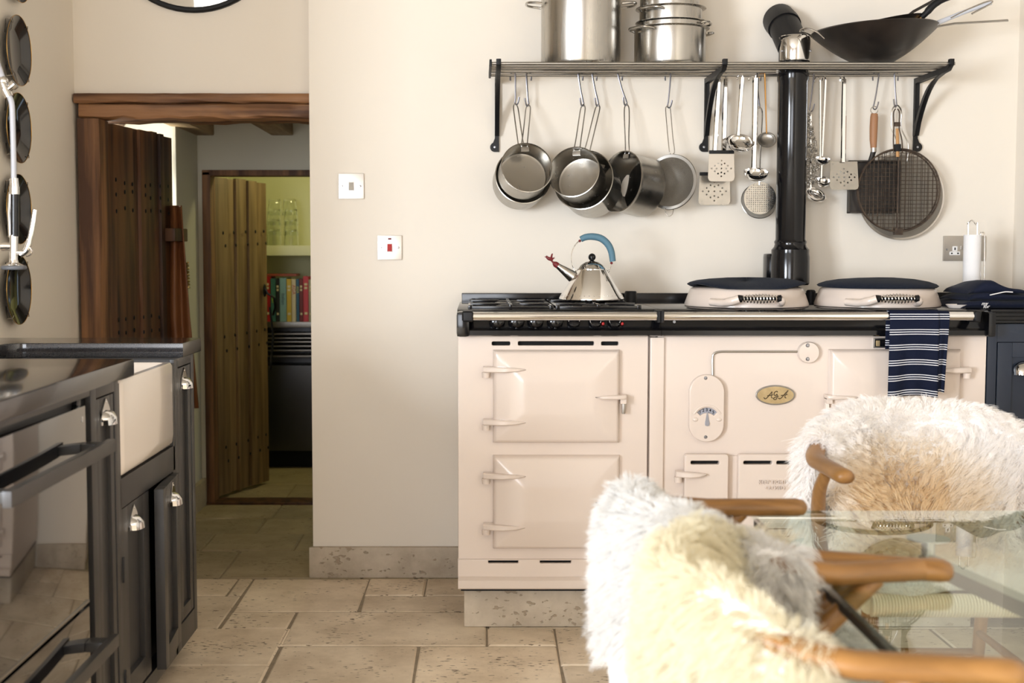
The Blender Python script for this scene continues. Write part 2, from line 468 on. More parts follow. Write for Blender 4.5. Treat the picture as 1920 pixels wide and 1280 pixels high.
def catmull(P, n):
    P = [Vector(p) for p in P]; out = []
    Q = [P[0] * 2 - P[1]] + P + [P[-1] * 2 - P[-2]]
    for i in range(1, len(Q) - 2):
        for k in range(n):
            t = k / n
            a, b, c, d = Q[i - 1], Q[i], Q[i + 1], Q[i + 2]
            out.append(.5 * ((2 * b) + (c - a) * t + (2 * a - 5 * b + 4 * c - d) * t * t + (3 * b - a - 3 * c + d) * t ** 3))
    out.append(P[-1]); return out

# ================================================================== THE SETTING
YW = 4.58           # kitchen back wall
YL = 4.64           # wall over the doorway
XL, XR = -1.445, 1.912
ZC = 2.75           # kitchen ceiling
YREAR = -4.2
YH = 5.92           # far wall of the hall
YP = 7.25           # far wall of the pantry
XE = -0.596         # edge where the back wall stops at the doorway
ZHC = 1.83          # hall ceiling

fl = struct('floor', MB().box(-3.4, XR + .15, YREAR - .1, YP + .1, -.12, -.004), 'grout', label='worn limestone flagstone floor running through the doorway')

def stone(x0, x1, y0, y1, m='limestone'):
    g = .0034
    dx = [random.uniform(-.003, .003) for _ in range(4)]; dz = random.uniform(-.0015, .0015)
    top = [(x0 + g + dx[0], y0 + g, dz), (x1 - g + dx[1], y0 + g, dz), (x1 - g + dx[2], y1 - g, dz), (x0 + g + dx[3], y1 - g, dz)]
    cx, cy = (x0 + x1) / 2, (y0 + y1) / 2
    ins = [(p[0] + (.006 if p[0] < cx else -.006), p[1] + (.006 if p[1] < cy else -.006), dz) for p in top]
    mid = [(p[0], p[1], dz - .004) for p in top]; low = [(p[0], p[1], -.02) for p in top]
    mb = MB(); mb.rings([low, mid, ins])
    return part('flagstone', mb, m, fl, smooth=False)
# kitchen stones that show plainly, measured on the floor
yl = {k: onz(600, k, 0).y for k in (1088, 1116, 1146, 1177, 1210, 1247)}
def fx(px, py): return onz(px, py, 0).x
A, B_, C_, D_, E_, F_ = (yl[k] for k in (1088, 1116, 1146, 1177, 1210, 1247))
G_ = E_ - (A - C_) * .98
xa = xb = fx(444, 1130); xc = fx(683, 1116); xd = fx(798, 1103); xf = fx(554, 1150); xg = fx(542, 1179)
xk = fx(913, 1193); xl = fx(1040, 1190); xi = fx(783, 1215); xm = fx(1197, 1260)
stone(-.86, xa, B_, A + .03); stone(-1.5, -.86, B_, A + .03)
stone(-1.0, xb, D_, B_); stone(-1.5, -1.0, D_, B_)
stone(xa, xc, C_, A + .03)
stone(xc, xd, B_, A + .03); stone(xc, XR, C_, B_); stone(xd, XR, B_, A + .03)
stone(xb, xf, D_, C_); stone(xf, xk, E_, C_)
stone(xk, XR, D_, C_)
stone(-1.5, xg, F_, D_); stone(xg, xf, E_, D_)
stone(xk, xl, E_, D_); stone(xl, xm + .02, F_, D_)
stone(xm + .02, .95, F_, D_); stone(.95, 1.42, F_, D_); stone(1.42, XR, F_, D_)
stone(xg, xi, G_, E_); stone(xi, xl, G_, E_)
stone(-.98, xg, G_, F_); stone(-1.5, -.98, G_, F_); stone(xl, xm, G_, F_); stone(xm, .78, G_, F_); stone(.78, 1.3, G_, F_); stone(1.3, XR, G_, F_)
y = G_
row = 0
while y > YREAR:
    h = [.30, .21, .42, .26, .36][row % 5]; row += 1
    x = -1.5 if y > 2.7 else -3.2
    while x < XR:
        w = random.uniform(.36, .78)
        if XR - (x + w) < .25: w = XR - x
        stone(x, x + w, max(y - h, YREAR), y); x += w
    y -= h
# hall stones, in the shade-darkened limestone
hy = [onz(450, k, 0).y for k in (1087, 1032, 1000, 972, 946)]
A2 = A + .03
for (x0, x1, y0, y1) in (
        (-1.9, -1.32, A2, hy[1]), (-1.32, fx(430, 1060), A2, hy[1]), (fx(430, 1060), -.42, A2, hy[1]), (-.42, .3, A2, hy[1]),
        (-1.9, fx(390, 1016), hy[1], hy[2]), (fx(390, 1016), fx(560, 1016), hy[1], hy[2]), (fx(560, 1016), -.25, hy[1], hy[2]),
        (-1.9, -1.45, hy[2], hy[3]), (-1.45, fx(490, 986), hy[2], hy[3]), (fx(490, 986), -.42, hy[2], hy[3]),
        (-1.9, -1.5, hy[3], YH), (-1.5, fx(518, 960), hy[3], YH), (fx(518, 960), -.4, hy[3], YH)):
    stone(x0, x1, y0, y1, 'limestone_hall_shaded')
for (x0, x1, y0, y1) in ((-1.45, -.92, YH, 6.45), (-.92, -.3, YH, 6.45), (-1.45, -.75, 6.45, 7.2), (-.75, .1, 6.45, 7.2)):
    stone(x0, x1, y0, y1, 'limestone_hall_shaded')

# walls
struct('wall_back', MB().box(XE, XR + .15, YW, YW + .32, 0, ZC, .004), 'plaster', label='cream plastered wall behind the cooker')
wl = MB(); wl.box(XL - .3, XE + .05, YL, YL + .2, 1.742, ZC)
struct('wall_doorway', wl, 'plaster', label='cream plaster above the timber doorway')
wl = MB()
wl.box(XL - .15, XL, 2.6, YL + .2, 0, ZC)
struct('wall_left', wl, 'plaster', label='cream plastered wall with hanging black plates')
wl = MB(); wl.box(-3.35, XL - .15, 2.6, 2.75, 0, ZC); wl.box(-3.35, -3.2, YREAR - .1, -2.4, 0, ZC); wl.box(-3.35, -3.2, .2, 2.6, 0, ZC); wl.box(-3.35, -3.2, -2.4, .2, 0, .6); wl.box(-3.35, -3.2, -2.4, .2, 2.3, ZC)  # unseen step and setback, shaped to steer the window light
struct('wall_window', wl, 'plaster_dining_dimmed', label='unseen side wall with a wide window, stepped out to steer the daylight')
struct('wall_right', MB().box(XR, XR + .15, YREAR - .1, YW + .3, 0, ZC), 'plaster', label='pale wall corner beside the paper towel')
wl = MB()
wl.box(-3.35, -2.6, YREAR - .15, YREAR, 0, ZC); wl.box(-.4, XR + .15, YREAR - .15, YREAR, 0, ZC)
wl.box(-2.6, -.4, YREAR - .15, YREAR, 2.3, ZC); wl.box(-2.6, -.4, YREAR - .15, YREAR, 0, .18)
struct('wall_rear', wl, 'plaster_dining_dimmed', label='wall behind the viewer with garden doors')
struct('ceiling', MB().box(-3.4, XR + .2, YREAR - .2, YL + .2, ZC, ZC + .1), 'ceiling_dimmed', label='unseen kitchen ceiling toned down against bounce light')
def window(name, x0, x1, y0, y1, z0, z1, horiz, nbars, label):
    w = tag(bpy.data.objects.new(name, None), label, kind='structure'); COL.objects.link(w)
    t = .05
    f = MB()
    if horiz:
        f.box(x0, x1, y0, y1, z0, z0 + t); f.box(x0, x1, y0, y1, z1 - t, z1); f.box(x0, x0 + t, y0, y1, z0, z1); f.box(x1 - t, x1, y0, y1, z0, z1)
    else:
        f.box(x0, x1, y0, y1, z0, z0 + t); f.box(x0, x1, y0, y1, z1 - t, z1); f.box(x0, x1, y0, y0 + t, z0, z1); f.box(x0, x1, y1 - t, y1, z0, z1)
    part('window_frame', f, 'white_plastic', w, smooth=False)
    for i in range(nbars):
        k = (i + 1) / (nbars + 1)
        if horiz: g = MB().box(x0 + (x1 - x0) * k - .015, x0 + (x1 - x0) * k + .015, y0, y1, z0, z1)
        else: g = MB().box(x0, x1, y0 + (y1 - y0) * k - .015, y0 + (y1 - y0) * k + .015, z0, z1)
        part('glazing_bar', g, 'white_plastic', w, smooth=False)
window('window_1', -3.30, -3.26, -2.4, .2, .6, 2.3, False, 3, 'wide casement window of the dining end')
window('window_2', -2.6, -.4, YREAR - .1, YREAR - .06, .18, 2.3, True, 3, 'glazed garden doors behind the viewer')

# hall and pantry
struct('wall_hall', MB().box(-1.95, -1.285, 5.50, YH + .1, 0, 2.0, .012), 'plaster_hall_tinted', label='short plastered hall wall beside the inner door')
struct('wall_hall_far', MB().box(-1.3, -1.264, YH, YH + .1, 0, 2.0).box(-1.264, .3, YH, YH + .1, 1.545, 2.0), 'plaster_hall_tinted', label='plaster tinted with lamp glow above the inner doorway')
struct('wall_hall_right', MB().box(.25, .35, YW + .3, YH, 0, 2.0), 'plaster_hall_tinted', label='far end of the hall')
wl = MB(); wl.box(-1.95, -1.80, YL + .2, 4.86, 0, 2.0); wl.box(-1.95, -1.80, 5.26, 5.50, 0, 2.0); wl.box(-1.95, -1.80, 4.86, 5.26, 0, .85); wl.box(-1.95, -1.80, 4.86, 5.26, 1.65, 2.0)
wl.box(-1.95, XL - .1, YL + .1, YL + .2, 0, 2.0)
struct('wall_hall_left', wl, 'plaster_hall_tinted', label='hall wall with a small window behind the dark door')
struct('ceiling_hall', MB().box(-1.95, .35, YL + .2, YH + .1, ZHC, ZHC + .08), 'plaster_hall_tinted', label='pale hall ceiling between the beams')
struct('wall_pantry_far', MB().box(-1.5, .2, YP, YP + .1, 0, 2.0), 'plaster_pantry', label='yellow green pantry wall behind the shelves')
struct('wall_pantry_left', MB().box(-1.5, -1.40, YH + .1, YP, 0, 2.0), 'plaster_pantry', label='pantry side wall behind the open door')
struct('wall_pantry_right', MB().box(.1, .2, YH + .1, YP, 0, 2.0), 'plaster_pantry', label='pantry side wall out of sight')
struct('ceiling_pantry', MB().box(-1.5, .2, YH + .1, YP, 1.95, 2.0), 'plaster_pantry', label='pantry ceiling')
# three beams of the hall ceiling, running away from the viewer
for i, (x0, x1, lb) in enumerate(((-.944, -.844, 'oak ceiling beam coloured in its lit tone nearer the glasses'), (-1.308, -1.206, 'oak ceiling beam coloured in its lit tone above the short hall wall'),
                                  (-1.62, -1.50, 'dark ceiling beam above the open plank door'))):
    tb = MB().box(x0, x1, YL + .2, YH - .001 if i != 2 else 5.5, 1.709, ZHC, .008)
    struct('trim_%d' % (i + 3), tb, 'beam_wood_lit' if i < 2 else 'oak_dark', label=lb, smooth=True)

# timber door frame
lin = MB(); a = at(138, 175, YL - .03); b = at(146, 193, YL - .03); c = at(146, 221, YL - .03)
lin_root = tag(bpy.data.objects.new('trim_1', None), 'old brown timber lintel over the doorway', kind='structure'); COL.objects.link(lin_root)
def rough_beam(x0, x1, y0, y1, z0, z1, amp=.004, n=14, seed=1):
    rnd = random.Random(seed); mb = MB(); rs = []
    for i in range(n + 1):
        x = x0 + (x1 - x0) * i / n
        j = lambda: rnd.uniform(-amp, amp)
        rs.append([(x, y0 + j(), z0 + .006 + j()), (x, y0 + .006, z0 + j()), (x, y1, z0 + j()), (x, y1, z1), (x, y0 + .006, z1 + j() * .3), (x, y0 + j(), z1 - .006)])
    mb.rings(rs); return mb
part('lintel_board', rough_beam(a.x, XE + .03, YL - .035, YL + .19, b.z + .001, a.z, .003, 16, 3), 'oak_lintel', lin_root)
part('lintel_beam', rough_beam(b.x, XE + .03, YL - .028, YL + .19, c.z, b.z - .001, .004, 16, 5), 'oak_lintel', lin_root)
post = MB(); rnd = random.Random(4); rs = []
p0 = at(146, 300, YL - .02).x; p1 = at(186, 300, YL - .02).x
for i in range(13):
    z = c.z * i / 12; j = lambda: rnd.uniform(-.003, .003)
    rs.append([(p0 + .0 , YL - .02, z), (p1 - .006 + j(), YL - .022 + j(), z), (p1 + j(), YL - .014, z), (p1 + j(), YL + .10, z), (p0, YL + .10, z)])
post.rings(rs)
struct('trim_2', post, 'oak_old', label='old brown oak door post beside the left wall', smooth=True)

# stone baseboards and the cooker's stone plinth
def stone_block(x0, x1, y0, y1, z0, z1, name, parent=None, m='stone_plinth', bev=.006):
    return part(name, MB().box(x0, x1, y0, y1, z0, z1, bev), m, parent)
bb = stone_block(XE - .012, -.055, YW - .022, YW + .0, 0, .112, 'baseboard_back'); tag(bb, 'rough limestone baseboard below the cream wall', kind='structure')
tag(part('baseboard_hall', MB().box(-1.285, -1.262, 5.49, YH, 0, .125, .005), 'stone_plinth'), 'stone baseboard of the short hall wall', kind='structure')
pl = tag(bpy.data.objects.new('trim_6', None), 'low limestone plinth carrying the cream cooker', kind='structure'); COL.objects.link(pl)
zpl = .128
xj = at(1110, 1150, 3.95).x
stone_block(-.042, xj - .002, 3.95, YW - .002, 0, zpl, 'plinth_block', pl); stone_block(xj + .002, .78, 3.95, YW - .002, 0, zpl, 'plinth_block', pl)
stone_block(.784, 1.55, 3.95, YW - .002, 0, zpl, 'plinth_block', pl)

# ------------------------------------------------------------------ plank doors
def plank_door(name, label, hinge, end, z0, z1, n, m, nails, thick=.03, widths=None):
    hx, hy_ = hinge; ex, ey = end
    d = Vector((ex - hx, ey - hy_, 0)); ln = d.length; ang = math.atan2(d.y, d.x)
    root = tag(bpy.data.objects.new(name, None), label, kind='structure'); COL.objects.link(root)
    root.location = (hx, hy_, 0); root.rotation_euler = (0, 0, ang)
    ws = widths or [1] * n; tot = sum(ws); x = 0
    for i, w in enumerate(ws):
        w = w / tot * ln
        t = thick + (0 if i % 2 == 0 else -.011)
        part('plank', MB().box(x + .002, x + w - .002, -t, 0, z0 + random.uniform(-.004, .004), z1 + random.uniform(-.012, 0), .004), m, root, world=False)
        x += w
    for zz in (z0 + .25, (z0 + z1) * .5 + .05, z1 - .2): part('ledge', MB().box(.03, ln - .03, 0, .025, zz, zz + .11, .004), m, root, world=False)
    nb = MB()
    for (fx_, fz) in nails: nb.ball((fx_ * ln, -thick - .001, z0 + fz * (z1 - z0)), .0065, (1, .4, 1.3), 8, 6)
    tag(part('nails', nb, 'matt_black', root, world=False), kind='stuff')
    return root, ln
nl = []
for zc in (.865, .84, .80): nl += [(x, zc + random.uniform(-.006, .006)) for x in (.10, .22, .33, .52, .60, .75, .88)]
for zc in (.545, .515, .48): nl += [(x, zc + random.uniform(-.006, .006)) for x in (.10, .20, .32, .46, .58, .70)]
d1, l1 = plank_door('door_1', 'dark brown plank door standing open into the hall', (-1.415, 4.84), (-1.312, 5.47), .01, 1.668, 6, 'oak_dark', nl, widths=[1.9, .5, 1.1, .55, .35, .9])
# latch block of the dark door
lb_ = MB().box(l1 - .12, l1 + .02, -.075, -.03, 1.22, 1.275, .006)
lo = part('latch_block', lb_, 'oak_dark', d1, world=False)
nl = []
for zc, sh in ((.825, 0), (.785, .04), (.50, 0), (.455, .04), (.15, 0), (.105, .04)):
    nl += [(x + sh, zc + (x - .1) * .012) for x in (.14, .33, .55, .74, .9)]
d2, l2 = plank_door('door_2', 'pale oak plank door standing open into the pantry', (-1.258, 6.035), (-1.078, 6.475), .015, 1.532, 6, 'oak_pale', nl, widths=[1.2, .75, .2, 1.0, .85, 1.1])
ir = MB(); ir.tube([(l2 - .05, -.035, 1.0), (l2 - .05, -.05, .97), (l2 - .03, -.075, .95), (l2 - .01, -.07, .90), (l2 + .0, -.05, .86)], .006, 8)
ir.ball((l2 - .05, -.034, .985), .022, (.7, .3, 1.5), 10, 8); ir.tube([(l2 + .004, -.03, .9), (l2 + .008, -.045, .75), (l2 + .002, -.03, .58)], .006, 6)
part('latch', ir, 'iron_black', d2, world=False)
fr2 = MB(); fr2.box(-1.298 + .034, -1.226, YH - .012, YH + .1, 0, 1.545, .004); fr2.box(-1.264, .25, YH - .012, YH + .1, 1.526, 1.552, .004)
struct('trim_7', fr2, 'oak_old', label='narrow brown frame of the inner doorway', smooth=True)
struct('trim_8', MB().box(-1.264, .25, YH - .02, YH + .11, -.002, .012, .003), 'oak_dark', label='dark threshold of the inner doorway', smooth=True)

# ================================================================== LEFT RUN: worktops, sink, cabinets, oven
XF = -.835          # plane of the cabinet fronts
wt = part('worktop', MB().box(XL + .004, -.818, 2.03, 3.043, .88, .92, .006), 'granite')
tag(wt, 'dark polished granite worktop above the black oven', 'worktop')
# far worktop with its strip behind the sink and a rounded inner corner
o2 = [(XL + .004, 3.047), (-1.31, 3.047), (-1.31, 3.52)]
o2 += [(-1.26 - .05 * math.cos(R(a)), 3.52 + .05 * math.sin(R(a))) for a in (15, 30, 45, 60, 75, 90)]
o2 += [(-.825, 3.571), (-.825, 3.80), (XL + .004, 3.80)]
me = shape2d('worktop', o2, thick=.036, bev=.002); me.transform(Matrix.Translation((0, 0, .90))); smooth_mesh(me)
wt2 = link('worktop', me, 'granite'); tag(wt2, 'dark granite worktop end beyond the white sink', 'worktop')

# white sink
sk = thing('butler_sink', 'white ceramic butler sink set between the dark worktops', 'sink', (-1.07, 3.21, .652))
sb = MB()
def rr3(cx, cy, w, h, r, z): return [(x, y_, z) for x, y_ in rrect(w, h, r, 5, cx, cy)]
scx, scy, sw, sh = -1.068, 3.208, .486, .516
sb.rings([rr3(scx, scy, sw - .016, sh - .016, .02, .652), rr3(scx, scy, sw - .004, sh - .004, .022, .66), rr3(scx, scy, sw, sh, .022, .68), rr3(scx, scy, sw, sh, .022, .868),
          rr3(scx, scy, sw - .008, sh - .008, .022, .876), rr3(scx, scy, sw - .04, sh - .04, .022, .876), rr3(scx, scy, sw - .05, sh - .05, .022, .868), rr3(scx, scy, sw - .06, sh - .06, .03, .70), rr3(scx, scy, sw - .12, sh - .12, .03, .685)])
part('basin', sb, 'porcelain', sk)
part('drain', MB().lathe([(.0, .004), (.03, .004), (.036, 0)], (scx, scy, .684), n=20), 'chrome', sk)

def cup_handle(root, y, z, x=XF, world=True, w=.075):
    """cup pull on a face that looks towards +X"""
    mb = MB(); hw = w / 2
    out = [(x + .001, y + yy, z + zz) for yy, zz in [(-hw, -.022), (hw, -.022), (hw, -.010), (hw * .72, .012), (hw * .38, .024), (.0, .036), (-hw * .38, .024), (-hw * .72, .012), (-hw, -.010)]]
    mb.prism(out, (.0025, 0, 0))
    rows = []
    for i in range(9):
        a = math.pi * i / 8
        yy = -math.cos(a) * hw * .95
        dep = .021 * (math.sin(a) ** .7) + .003
        rows.append([(x + .003, y + yy * .98, z + .016 * math.sin(a) - .006), (x + .003 + dep * .55, y + yy * .97, z + .014 * math.sin(a) - .009), (x + .003 + dep * .93, y + yy * .93, z + .004 * math.sin(a) - .012), (x + .003 + dep, y + yy * .92, z - .022)])
    mb.grid(rows)
    mb.ball((x + .004, y, z + .028), .0028, (.5, 1, 1), 8, 6)
    return part('cup_handle', mb, 'chrome', root, world)
def framed(root, y0, y1, z0, z1, stile, name='door_panel', x=XF, m='charcoal', ajar=0):
    """a shaker front towards +X: frame proud of a recessed panel"""
    mb = MB()
    t = .016
    mb.box(x - .006, x + t, y0, y0 + stile, z0, z1, .0015); mb.box(x - .006, x + t, y1 - stile, y1, z0, z1, .0015)
    mb.box(x - .006, x + t, y0 + stile, y1 - stile, z0, z0 + stile, .0015); mb.box(x - .006, x + t, y0 + stile, y1 - stile, z1 - stile, z1, .0015)
    mb.box(x - .006, x + .002, y0 + stile, y1 - stile, z0 + stile, z1 - stile)
    return part(name, mb, m, root, smooth=True)

# narrow pull-out cabinet beside the oven
cb = thing('base_cabinet', 'narrow charcoal pull-out cabinet between oven and sink', 'cabinet', (-1.14, 2.85, 0))
part('carcass', MB().box(XL + .005, XF - .008, 2.74, 2.945, .06, .88), 'charcoal', cb, smooth=False)
part('stile', MB().box(XF - .008, XF + .004, 2.735, 2.775, .06, .88, .002), 'charcoal', cb)
part('stile', MB().box(XF - .008, XF + .004, 2.915, 2.948, .06, .88, .002), 'charcoal', cb)
part('rail', MB().box(XF - .008, XF + .004, 2.775, 2.915, .855, .88, .002), 'charcoal', cb)
dp = framed(cb, 2.779, 2.911, .07, .851, .028, x=XF - .014)
cup_handle(dp, 2.845, .812, XF + .002)
# sink cabinet
cb = thing('sink_cabinet', 'charcoal cabinet with two panelled doors under the white sink', 'cabinet', (-1.14, 3.22, 0))
part('carcass', MB().box(XL + .005, XF - .03, 2.95, 3.49, .06, .645), 'charcoal_edge', cb, smooth=False)
part('rail', MB().box(XF - .03, XF + .004, 2.95, 3.49, .575, .645, .002), 'charcoal', cb)
part('rail', MB().box(XF - .03, XF + .004, 2.95, 3.49, .06, .10, .002), 'charcoal', cb)
part('stile', MB().box(XF - .03, XF + .004, 2.946, 2.956, .06, .87, .001), 'charcoal', cb)
part('stile', MB().box(XF - .03, XF + .004, 3.472, 3.492, .06, .87, .001), 'charcoal', cb)
dl = framed(cb, 2.958, 3.21, .105, .572, .055, 'door', XF - .014)
cup_handle(dl, 3.06, .53, XF + .002)
for zz in (.43, .16): part('hinge', MB().box(XF - .002, XF + .008, 2.954, 2.962, zz - .03, zz + .03, .001), 'charcoal_edge', dl)
# the other door stands ajar: hinged on its far edge
dr = bpy.data.objects.new('door', None); COL.objects.link(dr); dr.parent = cb
dr.matrix_parent_inverse = Matrix.Translation(cb.location).inverted()
dr.location = (XF - .002, 3.468, 0); dr.rotation_euler = (0, 0, R(4.5))
mb = MB(); st = .05; W_ = .252; x = 0; t = .02
y0, y1, z0, z1 = -W_, 0, .105, .572
mb.box(-.004, t, y0, y0 + st, z0, z1, .0015); mb.box(-.004, t, y1 - st, y1, z0, z1, .0015); mb.box(-.004, t, y0 + st, y1 - st, z0, z0 + st, .0015); mb.box(-.004, t, y0 + st, y1 - st, z1 - st, z1, .0015)
mb.box(-.004, .006, y0 + st, y1 - st, z0 + st, z1 - st)
part('door_leaf', mb, 'charcoal', dr, world=False)
ch = cup_handle(dr, -.115, .53, .02, world=False)
for zz in (.50, .19): part('hinge', MB().box(.0, .01, 0, .008, zz - .03, zz + .03, .001), 'charcoal_edge', dr, world=False)
# end cabinet
cb = thing('base_cabinet', 'slim charcoal cabinet closing the run beside the doorway', 'cabinet', (-1.14, 3.64, 0))
part('carcass', MB().box(XL + .005, XF - .008, 3.495, 3.735, .06, .88), 'charcoal', cb, smooth=False)
part('stile', MB().box(XF - .008, XF + .004, 3.495, 3.535, .06, .88, .002), 'charcoal', cb)
part('stile', MB().box(XF - .008, XF + .004, 3.70, 3.736, .06, .88, .002), 'charcoal', cb)
part('rail', MB().box(XF - .008, XF + .004, 3.535, 3.70, .855, .88, .002), 'charcoal', cb)
part('rail', MB().box(XF - .008, XF + .004, 3.535, 3.70, .06, .13, .002), 'charcoal', cb)
dp = framed(cb, 3.539, 3.697, .134, .851, .035, x=XF - .014)
cup_handle(dp, 3.612, .812, XF + .002)
tag(part('kick_board', MB().box(-1.40, XF - .06, 2.06, 3.72, 0, .06), 'charcoal_edge', smooth=False), 'dark kick board under the charcoal cabinets', 'kick board')

# built-in oven, two black glass doors with bar handles
ov = thing('built_in_oven', 'built-in double oven with black glass doors and bar handles', 'oven', (-1.14, 2.3, 0))
part('carcass', MB().box(XL + .005, XF - .02, 2.056, 2.732, .06, .878), 'charcoal_edge', ov, smooth=False)
part('top_rail', MB().box(XF - .02, XF + .004, 2.056, 2.732, .865, .879, .002), 'charcoal', ov)
part('trim_strip', MB().box(XF - .02, XF - .008, 2.68, 2.734, .07, .862, .002), 'enamel_black', ov)
def oven_door(z0, z1, zh):
    d = part('oven_door', MB().box(XF - .02, XF + .012, 2.06, 2.672, z0, z1, .002), 'oven_glass', ov)
    part('lower_strip', MB().box(XF + .0121, XF + .0135, 2.065, 2.668, z0 + .002, z0 + .007), 'steel_dull', d, smooth=False)
    hb = MB(); hb.box(XF + .052, XF + .068, 2.085, 2.690, zh - .014, zh + .014, .002)
    hb.box(XF + .012, XF + .054, 2.10, 2.135, zh - .010, zh + .010, .002); hb.box(XF + .012, XF + .054, 2.635, 2.675, zh - .010, zh + .010, .002)
    part('handle', hb, 'charcoal', d)
    return d
d_ = oven_door(.432, .852, .765)
me = text_mesh('0', .018, .0003); me.transform(Matrix.Translation((XF + .0126, 2.648, .825)) @ Matrix(((0, 0, 1, 0), (1, 0, 0, 0), (0, 1, 0, 0), (0, 0, 0, 1))))
link('display_mark', me, 'white_plastic', d_)
oven_door(.075, .425, .345)

# ------------------------------------------------------------------ spray tap over the sink
tp = thing('spray_tap', 'tall chrome pre-rinse spray tap with black grip over the sink', 'tap', (-1.37, 3.22, .92))
Yt = 3.2
T_ = lambda px, py: at(px, py, Yt)
col_ = MB(); col_.lathe([(.028, 0), (.028, .01), (.016, .02), (.014, .62), (.018, .63), (.018, .66), (.011, .67)], (-1.372, 3.24, .92), n=20, cap0=True, cap1=True)
part('riser', col_, 'chrome', tp)
sp = []
pts = catmull([(-1.372, 3.24, 1.58), (-1.372, 3.24, 1.74), (-1.34, 3.235, 1.83), (-1.27, 3.225, 1.83), (-1.22, 3.215, 1.74), (-1.185, 3.205, 1.63), (-1.163, 3.2, 1.575)], 8)
part('hose', MB().tube(pts, .008, 10), 'hose_grey', tp)
e0 = T_(3, 150); e1 = T_(17, 172)
ml = MB(); ml.cyl(e0, T_(14, 178), .011, .011, 16); ml.ball(T_(6, 152), .0125); ml.cyl(T_(9, 172), T_(27, 158), .0085, .0085, 16); ml.cyl(T_(22, 162), T_(28, 157), .0115, .0115, 16)
ml.tube([T_(10, 168), T_(17, 182)], [.0125, .0105], 16)
part('swivel_joint', ml, 'chrome', tp)
part('spray_pipe', MB().tube(catmull([T_(16, 178), T_(22, 195), T_(24, 240), T_(25.5, 300), T_(26, 338)], 5), .0068, 12), 'hose_grey', tp)
mb = MB(); mb.cyl(T_(26, 334), T_(27, 352), .0105, .0115, 18); mb.cyl(T_(27, 350), T_(27, 364), .0125, .0125, 18)
mb.cyl(T_(26, 441), T_(25, 492), .0105, .0105, 18); mb.tube([T_(18.5, 360), T_(16.5, 400), T_(18.5, 445)], .004, 8)
mb.cyl(T_(3, 462), T_(25, 462), .011, .009, 16)
part('valve_body', mb, 'chrome', tp)
part('grip', MB().cyl(T_(27.5, 362), T_(27.5, 443), .0105, .0105, 18), 'enamel_black', tp)
mb = MB(); mb.tube(catmull([T_(38, 478), T_(48, 470), T_(54, 455), T_(60, 425), T_(65, 393)], 5), [.0075] * 10 + [.0068] * 8 + [.0062] * 3, 10, flat=(.6, 1), up=(0, 1, 0))
mb.tube(arc3(T_(51, 471), (1, 0, 0), (0, 0, 1), .011, -100, 100, 10), .003, 8); mb.cyl(T_(27, 473), T_(46, 473), .006, .006, 12)
part('lever', mb, 'chrome', tp)
q = T_(26, 500)
part('spray_face', MB().lathe([(.010, .018), (.012, .010), (.026, .003), (.028, 0), (.024, -.0005), (0, -.0005)], q, n=24), 'chrome', tp)
part('bumper_ring', MB().tube(arc3(q - Vector((0, 0, .002)), (1, 0, 0), (0, 1, 0), .026, 0, 345, 22), .0055, 8, closed=True), 'grey_rubber', tp)

# ------------------------------------------------------------------ black plates on the left wall
def wall_plate(yc, zc, r, label):
    t = thing('wall_plate', label, 'plate', (XL, yc, zc), group='black plates hung on the left wall')
    d = MB(); d.lathe([(0, .006), (r * .55, .006), (r * .62, .010), (r * .97, .024), (r, .026), (r * .985, .021), (r * .6, .003), (0, .001)], (XL + .004, yc, zc), (1, 0, 0), 48)
    part('dish', d, 'plate_black', t)
    part('gold_rim', MB().tube(arc3((XL + .0305, yc, zc), (0, 1, 0), (0, 0, 1), r * .995, 0, 352, 44), .0009, 5, closed=True), 'gold', t)
    w = MB()
    for a in (50, 130, 230, 310):
        dv = Vector((0, math.cos(R(a)), math.sin(R(a)))); c = Vector((XL + .004, yc, zc))
        w.tube([c + dv * r * .6 + Vector((-.002, 0, 0)), c + dv * r * 1.03 + Vector((.012, 0, 0)), c + dv * r * 1.03 + Vector((.029, 0, 0)), c + dv * r * .93 + Vector((.03, 0, 0))], .0016, 6)
    part('plate_hanger', w, 'wire', t)
    return t
for (pc, lab) in ((95, 'black plate with gold rim highest in full view above the tap joint'), (240, 'black plate with gold rim half hidden by the grey spray pipe'),
                  (392, 'black plate with gold rim behind the tap grip'), (543, 'lowest black plate just below the spray head'), (-62, 'black plate cut off by the top of the picture')):
    q = _ray(18, pc); k = XL / q.x
    wall_plate(q.y * k + .0, CAM_H + q.z * k, .108, lab)

# ------------------------------------------------------------------ round mirror above the doorway
mc = at(361, -152, YL - .012)
mr = thing('round_mirror', 'round black-framed mirror above the timber doorway', 'mirror', (mc.x, YL, mc.z))
part('mirror_glass', MB().lathe([(0, .016), (.16, .0145), (.312, .010)], (mc.x, YL, mc.z), (0, -1, 0), 64), 'mirror', mr)
part('frame', MB().lathe([(.308, 0), (.308, .014), (.313, .020), (.322, .020), (.327, .014), (.327, 0)], (mc.x, YL, mc.z), (0, -1, 0), 64), 'matt_black', mr)

